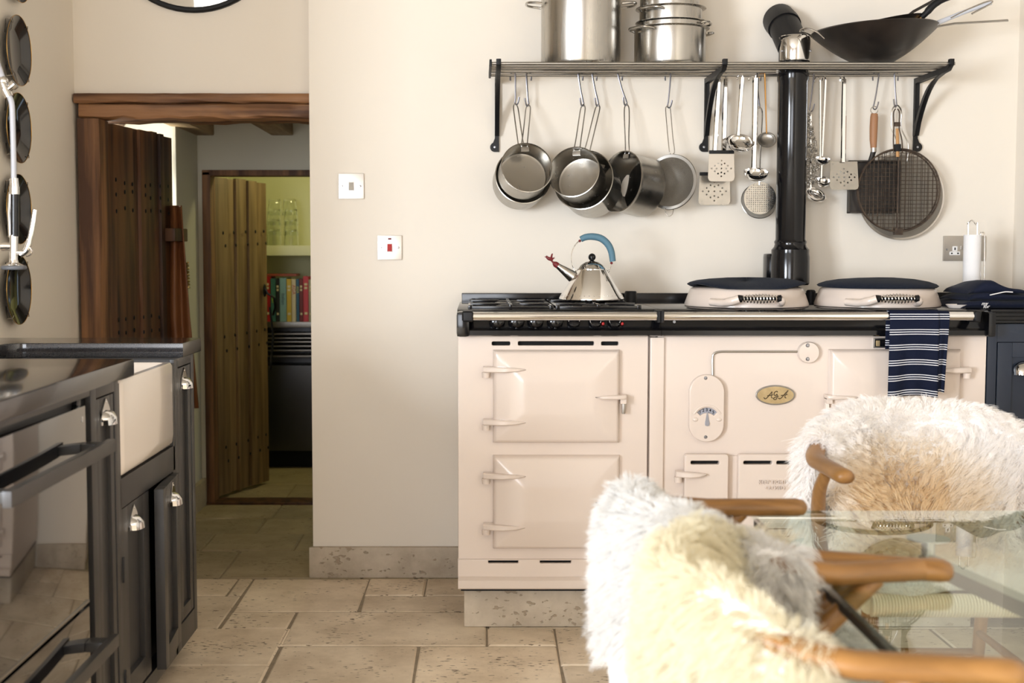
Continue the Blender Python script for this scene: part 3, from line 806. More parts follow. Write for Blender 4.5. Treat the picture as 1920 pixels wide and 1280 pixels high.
# ------------------------------------------------------------------ wall switches and socket
def wall_plate_el(name, label, x0, x1, z0, z1):
    t = thing(name, label, 'socket' if 'socket' in name else 'switch', ((x0 + x1) / 2, YW, (z0 + z1) / 2))
    part('face_plate', MB().box(x0, x1, YW - .008, YW, z0, z1, .003), 'steel_plate', t)
    return t
def screw(parent, x, y, z, r=.0035):
    mb = MB(); mb.lathe([(0, .0022), (r * .7, .0018), (r, 0)], (x, y, z), (0, -1, 0), 12)
    return part('screw', mb, 'screw', parent)
a, b = at(635, 325, YW), at(683, 373, YW)
t = wall_plate_el('light_switch', 'cream steel light switch with one grey rocker', a.x, b.x, b.z, a.z)
cx, cz = (a.x + b.x) / 2, (a.z + b.z) / 2
screw(t, cx - .032, YW - .008, cz); screw(t, cx + .032, YW - .008, cz)
part('rocker_surround', MB().box(cx - .010, cx + .010, YW - .0095, YW - .007, cz - .017, cz + .016, .001), 'white_plastic', t)
part('rocker', MB().prism([(cx - .008, YW - .009, cz - .014), (cx - .008, YW - .015, cz - .013), (cx - .008, YW - .010, cz + .012), (cx - .008, YW - .009, cz + .013)], (.016, 0, 0)), 'steel_dull', t, smooth=False)
a, b = at(708, 441, YW), at(754, 487, YW)
t = wall_plate_el('cooker_switch', 'square steel cooker switch with red rocker', a.x, b.x, b.z, a.z)
cx, cz = (a.x + b.x) / 2, (a.z + b.z) / 2
screw(t, cx - .031, YW - .008, cz); screw(t, cx + .031, YW - .008, cz)
part('rocker_surround', MB().box(cx - .010, cx + .010, YW - .0095, YW - .007, cz - .017, cz + .016, .001), 'white_plastic', t)
part('rocker', MB().prism([(cx - .008, YW - .009, cz - .014), (cx - .008, YW - .015, cz - .013), (cx - .008, YW - .010, cz + .012), (cx - .008, YW - .009, cz + .013)], (.016, 0, 0)), 'red_plastic', t, smooth=False)
part('neon', MB().box(cx - .006, cx + .006, YW - .0095, YW - .007, cz + .028, cz + .034, .002), 'bird_red', t)
a, b = at(1768, 442, YW), at(1846, 489, YW)
t = wall_plate_el('double_socket', 'steel double socket partly behind the paper towel roll', a.x, b.x, b.z, a.z)
for k in (.27, .73):
    cx = a.x + (b.x - a.x) * k; cz = (a.z + b.z) / 2 - .008
    part('insert', MB().box(cx - .019, cx + .019, YW - .0095, YW - .006, cz - .016, cz - .003, .003).box(cx - .009, cx + .009, YW - .0095, YW - .006, cz - .003, cz + .016, .003), 'white_plastic', t)
    part('pin_hole_shade', MB().box(cx - .0022, cx + .0022, YW - .0100, YW - .008, cz + .002, cz + .011), 'shade_black', t, smooth=False)  # black patch painting the shade inside the pin hole
    for sx in (-.011, .011): part('pin_hole_shade', MB().box(cx + sx - .003, cx + sx + .003, YW - .0100, YW - .008, cz - .012, cz - .007), 'shade_black', t, smooth=False)
for k in (.44, .56):
    cx = a.x + (b.x - a.x) * k
    part('rocker', MB().box(cx - .005, cx + .005, YW - .0125, YW - .007, cz + .004, cz + .018, .001), 'steel_dull', t)
screw(t, a.x + .012, YW - .008, (a.z + b.z) / 2 - .004)

# ================================================================== THE COOKER
YF = 3.90
AF = lambda px, py, Y=YF: at(px, py, Y)
X0, X1, X2 = AF(860, 700).x, AF(1232, 700).x, AF(1848, 700).x
ZT = AF(900, 629).z; ZB = AF(900, 1100).z
def rect_at(px0, py0, px1, py1, r, Y=YF):
    a, b = at(px0, py0, Y), at(px1, py1, Y)
    return rrect(abs(b.x - a.x), abs(a.z - b.z), min(r, abs(a.z - b.z) / 2 - 1e-4), 4, (a.x + b.x) / 2, (a.z + b.z) / 2)
def face_plate(name, root, outline, holes, y, thick, m, bev=.002):
    me = shape2d(name, outline, holes, thick, bev); place(me, (0, y, 0)); smooth_mesh(me)
    return link(name, me, m, root)
def pillow(px0, py0, px1, py1, root, name='oven_door', rise=.046, edge=.024, inset=.088, y=YF, n=44, m='enamel'):
    """cast door with a rounded rim and soft hipped flanks rising to a flat field"""
    a, b = at(px0, py0, y), at(px1, py1, y)
    x0, x1, z0, z1 = a.x, b.x, b.z, a.z
    w, h = x1 - x0, z1 - z0
    def ts(L):
        u = [0, .0015, .004, .008, .013]
        u += list(np.linspace(.02, L / 2, n // 2)); u += [L - q for q in reversed(u[:-1])]
        return u
    def prof(d):
        if d <= 0: return 0
        e = edge * math.sqrt(max(0, 1 - (1 - min(d / .009, 1)) ** 2))
        k = min(max((d - .004) / inset, 0), 1); k = .5 * math.sin(k * math.pi / 2) + .5 * k
        return e + (rise - edge) * k
    rows = []
    for zz in ts(h):
        rows.append([(x0 + xx, y - prof(min(xx, w - xx, zz, h - zz)) , z0 + zz) for xx in ts(w)])
    mb = MB(); mb.grid(rows)
    # closed sides back into the body
    mb.box(x0 + .001, x1 - .001, y - .0005, y + .01, z0 + .001, z1 - .001)
    return part(name, mb, m, root, angle=60)
def hinge_arm(root, px_end, px_in, py, y=YF, m='enamel', flip=1):
    """tapered strap with a barrel under its outer end"""
    a = at(px_end, py, y); b = at(px_in, py, y)
    hz = .0085
    rs = []
    for k, dep, hh in ((0, .034, hz), (.12, .040, hz), (.45, .054, hz * .95), (.75, .053, hz * .7), (1, .042, hz * .3)):
        x = a.x + (b.x - a.x) * k
        rs.append([(x, y - dep + .003, a.z + hh), (x, y - dep, a.z + hh - .003), (x, y - dep, a.z - hh + .003), (x, y - dep + .003, a.z - hh), (x, y - .002, a.z - hh), (x, y - .002, a.z + hh)])
    mb = MB(); mb.rings(rs)
    arm = part('hinge_arm', mb, 'enamel', root)
    part('hinge_barrel', MB().cyl((a.x + flip * .008, y - .018, a.z - .0095), (a.x + flip * .008, y - .018, a.z - .026), .0125, .0115, 18).box(a.x + flip * .008 - .008, a.x + flip * .008 + .008, y - .016, y, a.z - .024, a.z - .010, .003), m, arm)
    return arm
def catch_arm(root, px_in, px_end, py, y=YF, flip=1):
    a = at(px_in, py, y); b = at(px_end, py, y); hz = .006
    rs = []
    for k, dep, hh in ((0, .042, hz * .3), (.25, .054, hz * .8), (.7, .052, hz), (.93, .048, hz * 1.1), (1, .042, hz)):
        x = a.x + (b.x - a.x) * k
        rs.append([(x, y - dep + .003, a.z + hh), (x, y - dep, a.z + hh - .003), (x, y - dep, a.z - hh + .003), (x, y - dep + .003, a.z - hh), (x, y - .002, a.z - hh), (x, y - .002, a.z + hh)])
    mb = MB(); mb.rings(rs); mb.box(b.x - .009 * (1 + flip) , b.x + .009 * (1 - flip), y - .040, y - .006, a.z - .020, a.z - .002, .002)
    o = part('catch_arm', mb, 'enamel', root)
    return o, b

ck = thing('cooker_module', 'cream enamel cooker module with gas hob and two oven doors', 'cooker', ((X0 + X1) / 2, 4.2, zpl))
part('body', MB().box(X0 + .004, X1 - .002, YF + .022, YW - .03, ZB + .002, ZT), 'enamel', ck, smooth=False)
slots = [rect_at(921, 638.8, 958, 648.7, .006), rect_at(970, 638.3, 1115, 648.7, .006), rect_at(1126, 638.8, 1161, 648.7, .006)]
zbase = AF(900, 1048).z
face_plate('front_plate', ck, [(X0, zbase), (X1 - .03, zbase), (X1 - .03, ZT), (X0, ZT)], slots, YF + .011, .018, 'enamel')
part('slot_shade', MB().box(AF(915, 640).x, AF(1165, 640).x, YF + .0195, YF + .0225, AF(900, 650).z, AF(900, 637).z), 'shade_black', ck, smooth=False)  # black strip behind the slots paints their inner shade
# skirting with two slots
yk = YF - .015
zk0 = at(900, 1080, yk).z
slots = [rect_at(914, 1048.9, 973, 1057, .005, yk), rect_at(1011, 1048.9, 1072, 1057, .005, yk)]
face_plate('skirting', ck, [(X0 - .001, zk0), (X1, zk0), (X1, zbase), (X0 - .001, zbase)], slots, yk + .010, .016, 'enamel')
part('slot_shade', MB().box(AF(910, 1050).x, AF(1076, 1050).x, YF + .0045, YF + .02, AF(900, 1060).z, AF(900, 1049).z), 'shade_black', ck, smooth=False)
part('skirting_mould', MB().rings([[(xx, YF - .012, zk0), (xx, YF - .031, zk0 - .010), (xx, YF - .031, ZB + .004), (xx, YF - .027, ZB), (xx, YF + .03, ZB), (xx, YF + .03, zk0)] for xx in (X0 - .002, X1)]), 'enamel', ck)
part('base_frame', MB().box(X0 + .006, X1, YF + .0, YW - .05, zpl, ZB + .001, .002), 'matt_black', ck)
part('divider_strip', MB().box(AF(1218, 700).x, AF(1244, 700).x, YF - .012, YF + .02, ZB + .003, AF(1230, 632).z, .004), 'enamel', ck)
for (ya, yb, h1, h2, hy1) in ((655, 829, 691, 789, 742), (852, 1027, 889, 984, 937)):
    d = pillow(924, ya, 1160, yb, ck)
    hinge_arm(d, 906, 985, h1); hinge_arm(d, 906, 985, h2)
    o, b = catch_arm(d, 1112, 1172, hy1)
    part('drop_latch', MB().box(b.x - .011, b.x - .002, YF - .030, YF - .010, b.z - .052, b.z - .018, .002), 'steel_dull', o)

def top_profile(x0, x1, m, root, name='hob_top'):
    pr = [(YF - .035, ZT), (YF - .045, ZT + .004), (YF - .045, ZT + .018), (YF - .030, ZT + .024), (YF - .016, ZT + .060), (YF - .004, .994), (YF + .01, 1.0), (YW - .06, 1.0), (YW - .06, ZT)]
    mb = MB(); mb.rings([[(xx, p, q) for p, q in pr] for xx in (x0, x1)])
    return part(name, mb, m, root, angle=30)
XM = AF(1237, 590).x
top_profile(X0 - .004, XM - .001, 'enamel_black', ck)
part('end_cap', MB().box(X0 - .006, X0 + .034, YF - .062, YF + .06, ZT - .001, .996, .012), 'enamel_black', ck)
part('upstand', MB().box(X0 + .002, XM - .001, YW - .075, YW - .045, .99, at(900, 549, YW - .06).z, .003), 'enamel_black', ck)
# control knobs half hidden behind the rail
for i, px in enumerate((932, 968, 1004, 1041)):
    q = at(px, 600, YF - .03)
    kb = MB(); kb.lathe([(.023, -.004), (.025, .0), (.023, .012), (.017, .017), (.0, .018)], q, (0, -1, .25), 24, cap0=True); kb.ball(q + Vector((0, -.004, -.024)), .006, (1, .8, .8), 10, 8)
    k_ = part('control_knob', kb, 'enamel_black', ck)
    part('knob_ring', MB().tube(arc3(q + Vector((0, -.0165, .004)), (1, 0, 0), (0, -.24, .97), .012, 0, 345, 20), .0008, 5, closed=True), 'wire', k_)
for i, px in enumerate((1076, 1116, 1152)):
    q = at(px, 601, YF - .03)
    kb = MB(); kb.lathe([(.019, -.004), (.0205, .0), (.019, .010), (.0, .012)], q, (0, -1, .25), 24, cap0=True)
    k_ = part('control_knob', kb, 'enamel_black', ck)
    mk = MB()
    for a_ in range(190, 351, 12 if i else 40):
        c_ = q + Vector((0, -.0112, .0026)) + Vector((math.cos(R(a_)) * .0165, 0, math.sin(R(a_)) * .0165))
        mk.ball(c_, .0013, (1, 1, 1), 6, 4)
    part('dial_marks', mk, 'white_plastic', k_)
    if i:
        q2 = at(px + 14.5, 607, YF - .03)
        part('indicator_light', MB().lathe([(.0048, -.002), (.005, .004), (.0035, .007), (0, .008)], q2, (0, -1, .25), 14), 'red_plastic', ck)
# burners and pan supports
for (bx, by) in ((X0 + .16, 4.04), (X0 + .16, 4.33), (X0 + .43, 4.04), (X0 + .43, 4.33)):
    bn = part('burner', MB().lathe([(.055, 0), (.055, .002), (.040, .003), (.040, .007), (.036, .010), (0, .011)], (bx, by, 1.0), n=24), 'iron_black', ck)
    part('burner_crown', MB().lathe([(.042, .003), (.044, .005), (.042, .0065)], (bx, by, 1.0), n=24), 'steel_dull', bn)
for gx in (X0 + .16, X0 + .43):
    g = MB(); w_, y0, y1 = .125, 3.935, 4.455
    for xx in (gx - w_, gx + w_): g.box(xx - .007, xx + .007, y0, y1, .999, 1.009, .002)
    for yy in (y0, (y0 + y1) / 2, y1): g.box(gx - w_, gx + w_, yy - .005, yy + .005, .999, 1.009, .002)
    for by in (4.04, 4.33):
        for (ux, uy) in ((1, 0), (-1, 0), (0, 1), (0, -1)):
            g.box(min(gx + ux * .03, gx + ux * w_) - .005 * abs(uy), max(gx + ux * .03, gx + ux * w_) + .005 * abs(uy), min(by + uy * .03, by + uy * .11) - .005 * abs(ux), max(by + uy * .03, by + uy * .11) + .005 * abs(ux), 1.003, 1.0145, .002)
    for xx in (gx - w_, gx + w_):
        for yy in (y0, y1): g.box(xx - .006, xx + .006, yy - .006, yy + .006, .9985, 1.012, .002)
    part('pan_support', g, 'enamel_black', ck)
ZR = at(900, 592.5, YF - .085).z; YR = YF - .085
part('towel_rail', MB().cyl((at(886, 592, YR).x, YR, ZR), (at(1231, 592, YR).x, YR, ZR), .0128, n=24), 'chrome', ck)
part('rail_bracket', MB().box(at(866, 592, YR).x, at(888, 592, YR).x, YR - .017, YR + .06, ZR - .017, ZR + .016, .012, 3), 'matt_black', ck)
part('rail_bracket', MB().box(at(1231, 592, YR).x, at(1237.4, 592, YR).x, YR - .018, YR + .06, ZR - .019, ZR + .017, .003, 3), 'matt_black', ck)
q = at(1185, 556, 4.40)
part('vent_cap', MB().lathe([(.021, -.03), (.021, .018), (.018, .022), (0, .0225)], (q.x, 4.44, q.z - .004), n=24), 'matt_black', ck)

# the main cooker
mk_ = thing('range_cooker', 'cream enamel cast iron range cooker with two domed hotplate lids', 'cooker', ((X1 + X2) / 2, 4.2, zpl))
part('body', MB().box(X1 + .001, X2 - .002, YF + .022, YW - .03, ZB + .002, ZT), 'enamel', mk_, smooth=False)
part('front_plate', MB().box(X1 + .001, X2, YF, YF + .0215, zbase, ZT, .002), 'enamel', mk_)
part('skirting', MB().box(X1 + .001, X2, YF - .015, YF + .01, zk0, zbase, .002), 'enamel', mk_)
part('skirting_mould', MB().rings([[(xx, YF - .012, zk0), (xx, YF - .031, zk0 - .010), (xx, YF - .031, ZB + .004), (xx, YF - .027, ZB), (xx, YF + .03, ZB), (xx, YF + .03, zk0)] for xx in (X1 + .001, X2 + .002)]), 'enamel', mk_)
part('base_frame', MB().box(X1 + .001, X2 - .006, YF, YW - .05, zpl, ZB + .001, .002), 'matt_black', mk_)
top_profile(XM + .0005, X2 + .002, 'enamel_black', mk_)
part('end_cap', MB().box(X2 - .020, X2 + .004, YF - .062, YF + .06, ZT - .001, .996, .010), 'enamel_black', mk_)
part('upstand', MB().box(XM + .001, X2 + .012, YW - .075, YW - .045, .99, at(900, 549, YW - .06).z, .003), 'enamel_black', mk_)
part('towel_rail', MB().cyl((at(1243, 592, YR).x, YR, ZR), (at(1826, 592, YR).x, YR, ZR), .0128, n=24), 'chrome', mk_)
part('rail_bracket', MB().box(at(1238, 592, YR).x, at(1244, 592, YR).x, YR - .018, YR + .06, ZR - .019, ZR + .017, .003, 3), 'matt_black', mk_)
part('rail_bracket', MB().box(at(1824, 592, YR).x, at(1836, 592, YR).x, YR - .018, YR + .06, ZR - .018, ZR + .017, .010, 3), 'matt_black', mk_)
for px in (1204, 1264):
    q = at(px, 603, YF - .022)
    if px > 1237: part('bolt', MB().lathe([(.004, -.004), (.0045, .004), (.002, .004), (0, .002)], q, (0, -1, 0), 6), 'screw', mk_)
# upper and lower oven doors
d = pillow(1553, 654, 1795, 830, mk_)
o, b = catch_arm(d, 1606, 1544, 742, flip=-1)
part('drop_latch', MB().box(b.x + .000, b.x + .010, YF - .032, YF - .010, b.z - .038, b.z - .016, .003), 'porcelain', o)
hinge_arm(d, 1814, 1740, 692, flip=-1); hinge_arm(d, 1814, 1740, 790, flip=-1)
d = pillow(1553, 852, 1795, 1027, mk_)
o, b = catch_arm(d, 1606, 1544, 937, flip=-1)
hinge_arm(d, 1814, 1740, 890, flip=-1); hinge_arm(d, 1814, 1740, 985, flip=-1)
# ash door and burner door side by side, on one raised plate
def slotted_door(px0, py0, px1, py1, slots_px, name, y, rise):
    a, b = at(px0, py0, y), at(px1, py1, y)
    out = rrect(b.x - a.x, a.z - b.z, .006, 4, (a.x + b.x) / 2, (a.z + b.z) / 2)
    return face_plate(name, mk_, out, [rect_at(s[0] - 1.5, s[1] - 1.5, s[2] + 1.5, s[3] + 1.5, .007, y - rise) for s in slots_px], y - rise / 2, rise - .006, 'enamel', .003)
mp = part('door_backing', MB().box(at(1283, 860, YF).x + .006, at(1524, 860, YF).x - .006, YF - .010, YF + .001, at(1300, 985, YF).z, at(1300, 854, YF).z, .002), 'enamel', mk_)
sd = slotted_door(1283, 851, 1359, 985, [(1295, 863.5, 1349, 871)], 'ash_door', YF - .006, .030)
part('slot_shade', MB().box(at(1292, 862, YF).x, at(1352, 862, YF).x, YF - .0125, YF - .0115, at(1300, 875, YF).z, at(1300, 860, YF).z), 'shade_black', sd, smooth=False)
hinge_arm(sd, 1265, 1320, 886, YF - .012)
bd = slotted_door(1383, 851, 1524, 985, [(1394, 863.5, 1448, 871), (1456, 863.5, 1512, 871)], 'burner_door', YF - .006, .030)
part('slot_shade', MB().box(at(1391, 862, YF).x, at(1516, 862, YF).x, YF - .0125, YF - .0115, at(1300, 875, YF).z, at(1300, 860, YF).z), 'shade_black', bd, smooth=False)
for txt, py in (('KEEP TIGHTLY', 903.5), ('CLOSED', 914.5)):
    me = text_mesh(txt, .0158, .0034, bold=.0003); q = at(1453, py, YF - .0375); place(me, q)
    link('raised_lettering', me, 'enamel', bd)
# louvred plate lower down
lp = part('louvre_plate', MB().box(at(1383, 990, YF).x, at(1524, 990, YF).x, YF - .012, YF + .001, at(1300, 1046, YF).z, at(1300, 990, YF).z, .003), 'enamel', mk_)
for py in (1000, 1009, 1018, 1027, 1036):
    part('louvre', MB().box(at(1396, py, YF).x, at(1512, py, YF).x, YF - .0165, YF - .011, at(1300, py + 2.2, YF).z, at(1300, py - 2.2, YF).z, .002), 'enamel', lp)
    part('louvre_shade', MB().box(at(1396, py, YF).x, at(1512, py, YF).x, YF - .0128, YF - .0115, at(1300, py + 4.4, YF).z, at(1300, py + 2.4, YF).z), 'shade_black', lp, smooth=False)  # black strip painting the shade under each louvre
# thermostat plate, its tube and the round boss
st_ = at(1323, 764, YF)
w_, h_ = (at(1355.5, 764, YF).x - at(1290.5, 764, YF).x), (at(1300, 702, YF).z - at(1300, 827, YF).z)
sector = []
dc = at(1323.5, 790, YF)
for a_ in range(140, 39, -10): sector.append((dc.x + .045 * math.cos(R(a_)), dc.z + .050 * math.sin(R(a_)) - .002))
for a_ in range(40, 141, 10): sector.append((dc.x + .027 * math.cos(R(a_)), dc.z + .026 * math.sin(R(a_))))
tpz = face_plate('thermostat_plate', mk_, rrect(w_ - .006, h_ - .006, (w_ - .006) / 2 - .0005, 12, st_.x, st_.z), [sector], YF - .010, .018, 'enamel', .003)
part('dial_scale', MB().box(dc.x - .045, dc.x + .045, YF - .013, YF - .012, dc.z + .012, dc.z + .048), 'dial_face', tpz, smooth=False)
for i, ch_ in enumerate('12345'):
    a_ = R(126 - 18 * i); me = text_mesh(ch_, .0125, .0003, bold=.0002); place(me, (dc.x + .034 * math.cos(a_), YF - .0134, dc.z + .0375 * math.sin(a_)))
    link('dial_number', me, 'matt_black', tpz)
nd = MB(); nd.prism([(dc.x - .0055, YF - .024, dc.z - .010), (dc.x + .0055, YF - .024, dc.z - .010), (dc.x + .007, YF - .024, dc.z - .003), (dc.x + .001, YF - .024, dc.z + .032), (dc.x - .001, YF - .024, dc.z + .032), (dc.x - .007, YF - .024, dc.z - .003)], (0, .003, 0))
nd.cyl((dc.x, YF - .027, dc.z - .004), (dc.x, YF - .018, dc.z - .004), .0065, n=16)
part('pointer', nd, 'dial', tpz)
part('dial_hood', MB().tube(arc3((dc.x, YF - .021, dc.z - .002), (1, 0, 0), (0, 0, 1.12), .0475, 32, 148, 20), .0038, 8), 'enamel', tpz)
for sx in (-1, 1): part('dial_shoulder', MB().ball((dc.x + sx * .036, YF - .019, dc.z + .009), .010, (1, .7, .75)), 'enamel', tpz)
for py in (708.5, 819): q = at(1323, py, YF - .02); screw(tpz, q.x, YF - .0215, q.z, .006)
q = at(1514, 660, YF)
bo = part('boss', MB().lathe([(.0325, 0), (.0325, .015), (.0305, .019), (0, .020)], (q.x, YF, q.z), (0, -1, 0), 40), 'enamel', mk_)
for py in (647.5, 673): q2 = at(1514.5, py, YF - .02); screw(bo, q2.x, YF - .020, q2.z, .006)
tb = [at(1336, 704, YF - .006), at(1336, 690, YF - .006), at(1336, 674, YF - .006), at(1338, 664, YF - .006), at(1348, 659.5, YF - .006), at(1370, 659, YF - .006), at(1430, 659, YF - .006), at(1497, 659, YF - .006)]
part('capillary_tube', MB().tube(catmull(tb, 4), .0034, 8), 'steel_dull', mk_)
# oval badge with raised script letters
q = at(1453, 740, YF)
me = shape2d('badge', circle2(.0590, 48, 0, 0, .0295), thick=.006, bev=.001); place(me, (q.x, YF - .004, q.z)); smooth_mesh(me)
bg = link('badge', me, 'steel_dull', mk_)
me = shape2d('badge_field', circle2(.0555, 48, 0, 0, .0262), thick=.003); place(me, (q.x, YF - .0075, q.z)); link('badge_field', me, 'badge', bg)
sw = MB()
def S2(pts): sw.tube(catmull([(q.x + a_, YF - .0095, q.z + b_) for a_, b_ in pts], 5), .0014, 6)
S2([(-.036, -.007), (-.033, -.011), (-.027, -.009), (-.019, .001), (-.011, .011)]); S2([(-.011, .011), (-.012, .002), (-.013, -.006), (-.009, -.009)]); S2([(-.026, -.002), (-.019, -.001), (-.008, .001)])
S2([(.006, .009), (.003, .012), (-.003, .009), (-.005, .002), (-.001, -.001), (.004, .003)]); S2([(.004, .004), (.005, -.004), (.002, -.012), (-.004, -.013), (-.006, -.009), (.002, -.005), (.009, -.003)])
S2([(.008, -.008), (.012, -.011), (.018, -.008), (.027, .003), (.038, .015)]); S2([(.038, .015), (.032, .004), (.028, -.005), (.032, -.009)]); S2([(.016, -.001), (.024, .000), (.036, .002)])
part('raised_lettering', sw, 'badge_letter_shade', bg)
# thermometer window
a, b = at(1637, 633, YF), at(1668, 652, YF)
tw = part('thermometer', MB().box(a.x, b.x, YF - .006, YF + .001, b.z, a.z, .002), 'steel_dull', mk_)
part('glass_window', MB().box(a.x + .004, b.x - .004, YF - .0065, YF - .005, b.z + .004, a.z - .004), 'enamel_black', tw, smooth=False)
part('mercury_scale', MB().box(a.x + .007, a.x + .019, YF - .0075, YF - .006, b.z + .006, a.z - .008, .001), 'badge', tw)
# lids with spring handles
LIDS = ((.872, 4.152, 1427, 'a'), (1.296, 4.152, 1685, 'b'))
for (lx, ly, hpx, _) in LIDS:
    ld = part('hotplate_lid', MB().lathe([(.190, .0), (.197, .0), (.198, .006), (.182, .050), (.178, .056), (.168, .060), (0, .062)], (lx, ly, 1.002), n=64), 'enamel', mk_)
    ca = at(hpx - 36, 560, 3.925); cb_ = at(hpx + 31, 560, 3.925)
    cpts, cr_ = [], []
    turns, per = 11, 12
    for i in range(turns * per + 1):
        k = i / (turns * per); rr = .0085 + .0055 * math.sin(math.pi * k)
        a_ = 2 * math.pi * i / per
        cpts.append((ca.x + (cb_.x - ca.x) * k, 3.925 + rr * math.cos(a_), ca.z + rr * math.sin(a_)))
    part('spring_handle', MB().tube(cpts, .0021, 6), 'chrome', ld)
    part('handle_core', MB().cyl((ca.x, 3.925, ca.z), (cb_.x, 3.925, ca.z), .0055, n=12), 'iron_black', ld)
    for xx, sg in ((ca.x, -1), (cb_.x, 1)): part('handle_ferrule', MB().cyl((xx, 3.925, ca.z), (xx + sg * .010, 3.925, ca.z), .011, .012, 18), 'iron_black', ld)
    lf = MB(); lf.tube(catmull([(ca.x - .008, 3.925, ca.z), (ca.x - .030, 3.935, ca.z - .008), (ca.x - .055, 3.962, ca.z - .014), (ca.x - .085, 3.99, ca.z - .012)], 5), [.013] * 4 + [.0135] * 4 + [.012] * 4 + [.011] * 4, 12)
    part('handle_lug', lf, 'enamel', ld); lf = MB()
    lf.tube(catmull([(cb_.x + .006, 3.925, ca.z), (cb_.x + .014, 3.930, ca.z - .008), (cb_.x + .016, 3.950, ca.z - .014), (cb_.x + .012, 3.985, ca.z - .012)], 5), .0115, 12)
    part('handle_lug', lf, 'enamel', ld)
q = at(1523, 560, 4.38); part('vent_cap', MB().lathe([(.016, -.02), (.016, .02), (.012, .025), (0, .026)], (q.x, 4.40, 1.02), n=20), 'matt_black', mk_)

# ------------------------------------------------------------------ felt pads on the lids
for (lx, ly, hpx, k), lab in zip(LIDS, ('dark navy felt pad on the hotplate lid below the flue', 'dark navy felt pad on the lid nearer the paper towel')):
    rs = []
    rp = [(0, .030), (.06, .029), (.12, .024), (.160, .016), (.183, .007), (.190, .001), (.184, -.004), (.160, -.002)]
    rnd = random.Random(3 if k == 'a' else 8); ph = [rnd.uniform(0, 6.28) for _ in range(4)]
    amp = .013 if k == 'a' else .003
    rings = []
    for r_, z_ in rp:
        ring = []
        for i in range(48):
            a_ = 2 * math.pi * i / 48; f = (r_ / .19) ** 2
            wob = amp * f * (math.sin(2 * a_ + ph[0]) * .6 + math.sin(3 * a_ + ph[1]) * .4) + (amp * .5 * (1 - f) * math.sin(a_ * 2 + ph[2]))
            zz = max(1.0645 + z_ * (.75 if k == 'a' else .9) + wob, 1.0585 if r_ > .17 else 1.0655)
            ring.append((lx + max(r_, 1e-4) * math.cos(a_), ly + max(r_, 1e-4) * math.sin(a_), zz))
        rings.append(ring)
    tag(part('hotplate_pad', MB().rings(rings, cap0=True, cap1=False), 'navy_felt'), lab, 'pad', 'felt pads on the hotplate lids')

# ------------------------------------------------------------------ kettle
YK = 4.25; K = lambda px, py: at(px, py, YK)
kc = K(1109, 563); zk = 1.0150
kt = thing('whistling_kettle', 'conical polished steel kettle with blue handle and red bird whistle', 'kettle', (kc.x, YK, zk))
zs = K(1109, 504).z; zt_ = K(1109, 491).z
part('body', MB().lathe([(.0, .0), (.104, .0), (.108, .004), (.108, .008), (.052, zs - zk - .006), (.049, zs - zk)], (kc.x, YK, zk), n=64), 'chrome', kt)
part('lid', MB().lathe([(.0505, zs - zk - .004), (.0505, zs - zk), (.047, zs - zk + .003), (.040, zs - zk + .012), (.026, zs - zk + .022), (.012, zt_ - zk + .003), (.005, zt_ - zk + .005)], (kc.x, YK, zk), n=48), 'chrome', kt)
kb = MB(); kb.ball(K(1110, 482), .0125, u=20, v=14); kb.cyl(K(1110, 492), K(1110, 484), .005, n=12)
part('lid_knob', kb, 'enamel_black', kt)
rv = MB()
for i in range(40):
    a_ = 2 * math.pi * i / 40; rv.ball((kc.x + .1015 * math.cos(a_), YK + .1015 * math.sin(a_), zk + .017), .0020, (1, 1, 1), 8, 5)
part('rivets', rv, 'chrome', kt)
s0 = K(1082, 524); s1 = K(1044, 497)
part('spout', MB().cyl(s0, s1, .024, .0085, 28), 'chrome', kt)
bd_ = MB(); dirv = (s1 - s0).normalized(); bd_.cyl(s1 - dirv * .004, s1 + dirv * .008, .0098, .0095, 18); bd_.cyl(s1 + dirv * .008, s1 + dirv * .014, .0085, .0055, 18); bd_.cyl(s1 + dirv * .012, K(1032, 486), .0035, .003, 10)
wb_ = part('whistle', bd_, 'bird_red', kt)
br = MB(); br.tube(catmull([K(1024, 481), K(1028, 484), K(1034, 486), K(1039, 483)], 4), [.002, .0035, .004, .005, .0055, .0058, .006, .0055, .005, .004, .003, .0022, .0015], 10)
br.ball(K(1025, 481.5), .0042, u=10, v=8); br.cyl(K(1022.5, 481.5), K(1020.5, 481), .0016, .0003, 8)
for sy in (-1, 1):
    w0 = K(1031, 485)
    br.prism([w0 + Vector((0, sy * .002, 0)), K(1034, 476) + Vector((0, sy * .008, 0)), K(1036, 475) + Vector((0, sy * .010, 0)), K(1035, 482) + Vector((0, sy * .006, 0)), K(1036, 485) + Vector((0, sy * .002, 0))], (.0008, sy * .001, 0))
br.prism([K(1036, 485), K(1041, 481), K(1039, 484), K(1041, 485)], (0, .002, 0))
part('bird', br, 'bird_red', wb_)
hw = MB(); hp = catmull([K(1079, 509), K(1073, 496), K(1071.5, 480), K(1075, 465), K(1082, 455), K(1088, 450)], 5); hw.tube(hp, .0017, 8)
hw.tube([K(1146.5, 494), K(1144.5, 501), K(1141, 508)], .0017, 8)
for p_ in (K(1079, 509), K(1141, 508)): hw.ball(p_, .004, u=10, v=8)
hw_ = part('handle_wire', hw, 'chrome', kt)
fb = MB()
for p_ in (K(1087, 451.5), K(1146.5, 493)): fb.ball(p_, .0046, u=12, v=8)
part('handle_collar', fb, 'bird_red', kt)
gp = catmull([K(1089, 448.5), K(1098, 444.5), K(1112, 443.5), K(1127, 447), K(1139, 457), K(1146, 471), K(1149, 490)], 8)
gr = [.0100 + .0016 * math.sin(i / len(gp) * 3.1) for i in range(len(gp))]
part('handle_grip', MB().tube(gp, gr, 14), 'kettle_blue', kt)

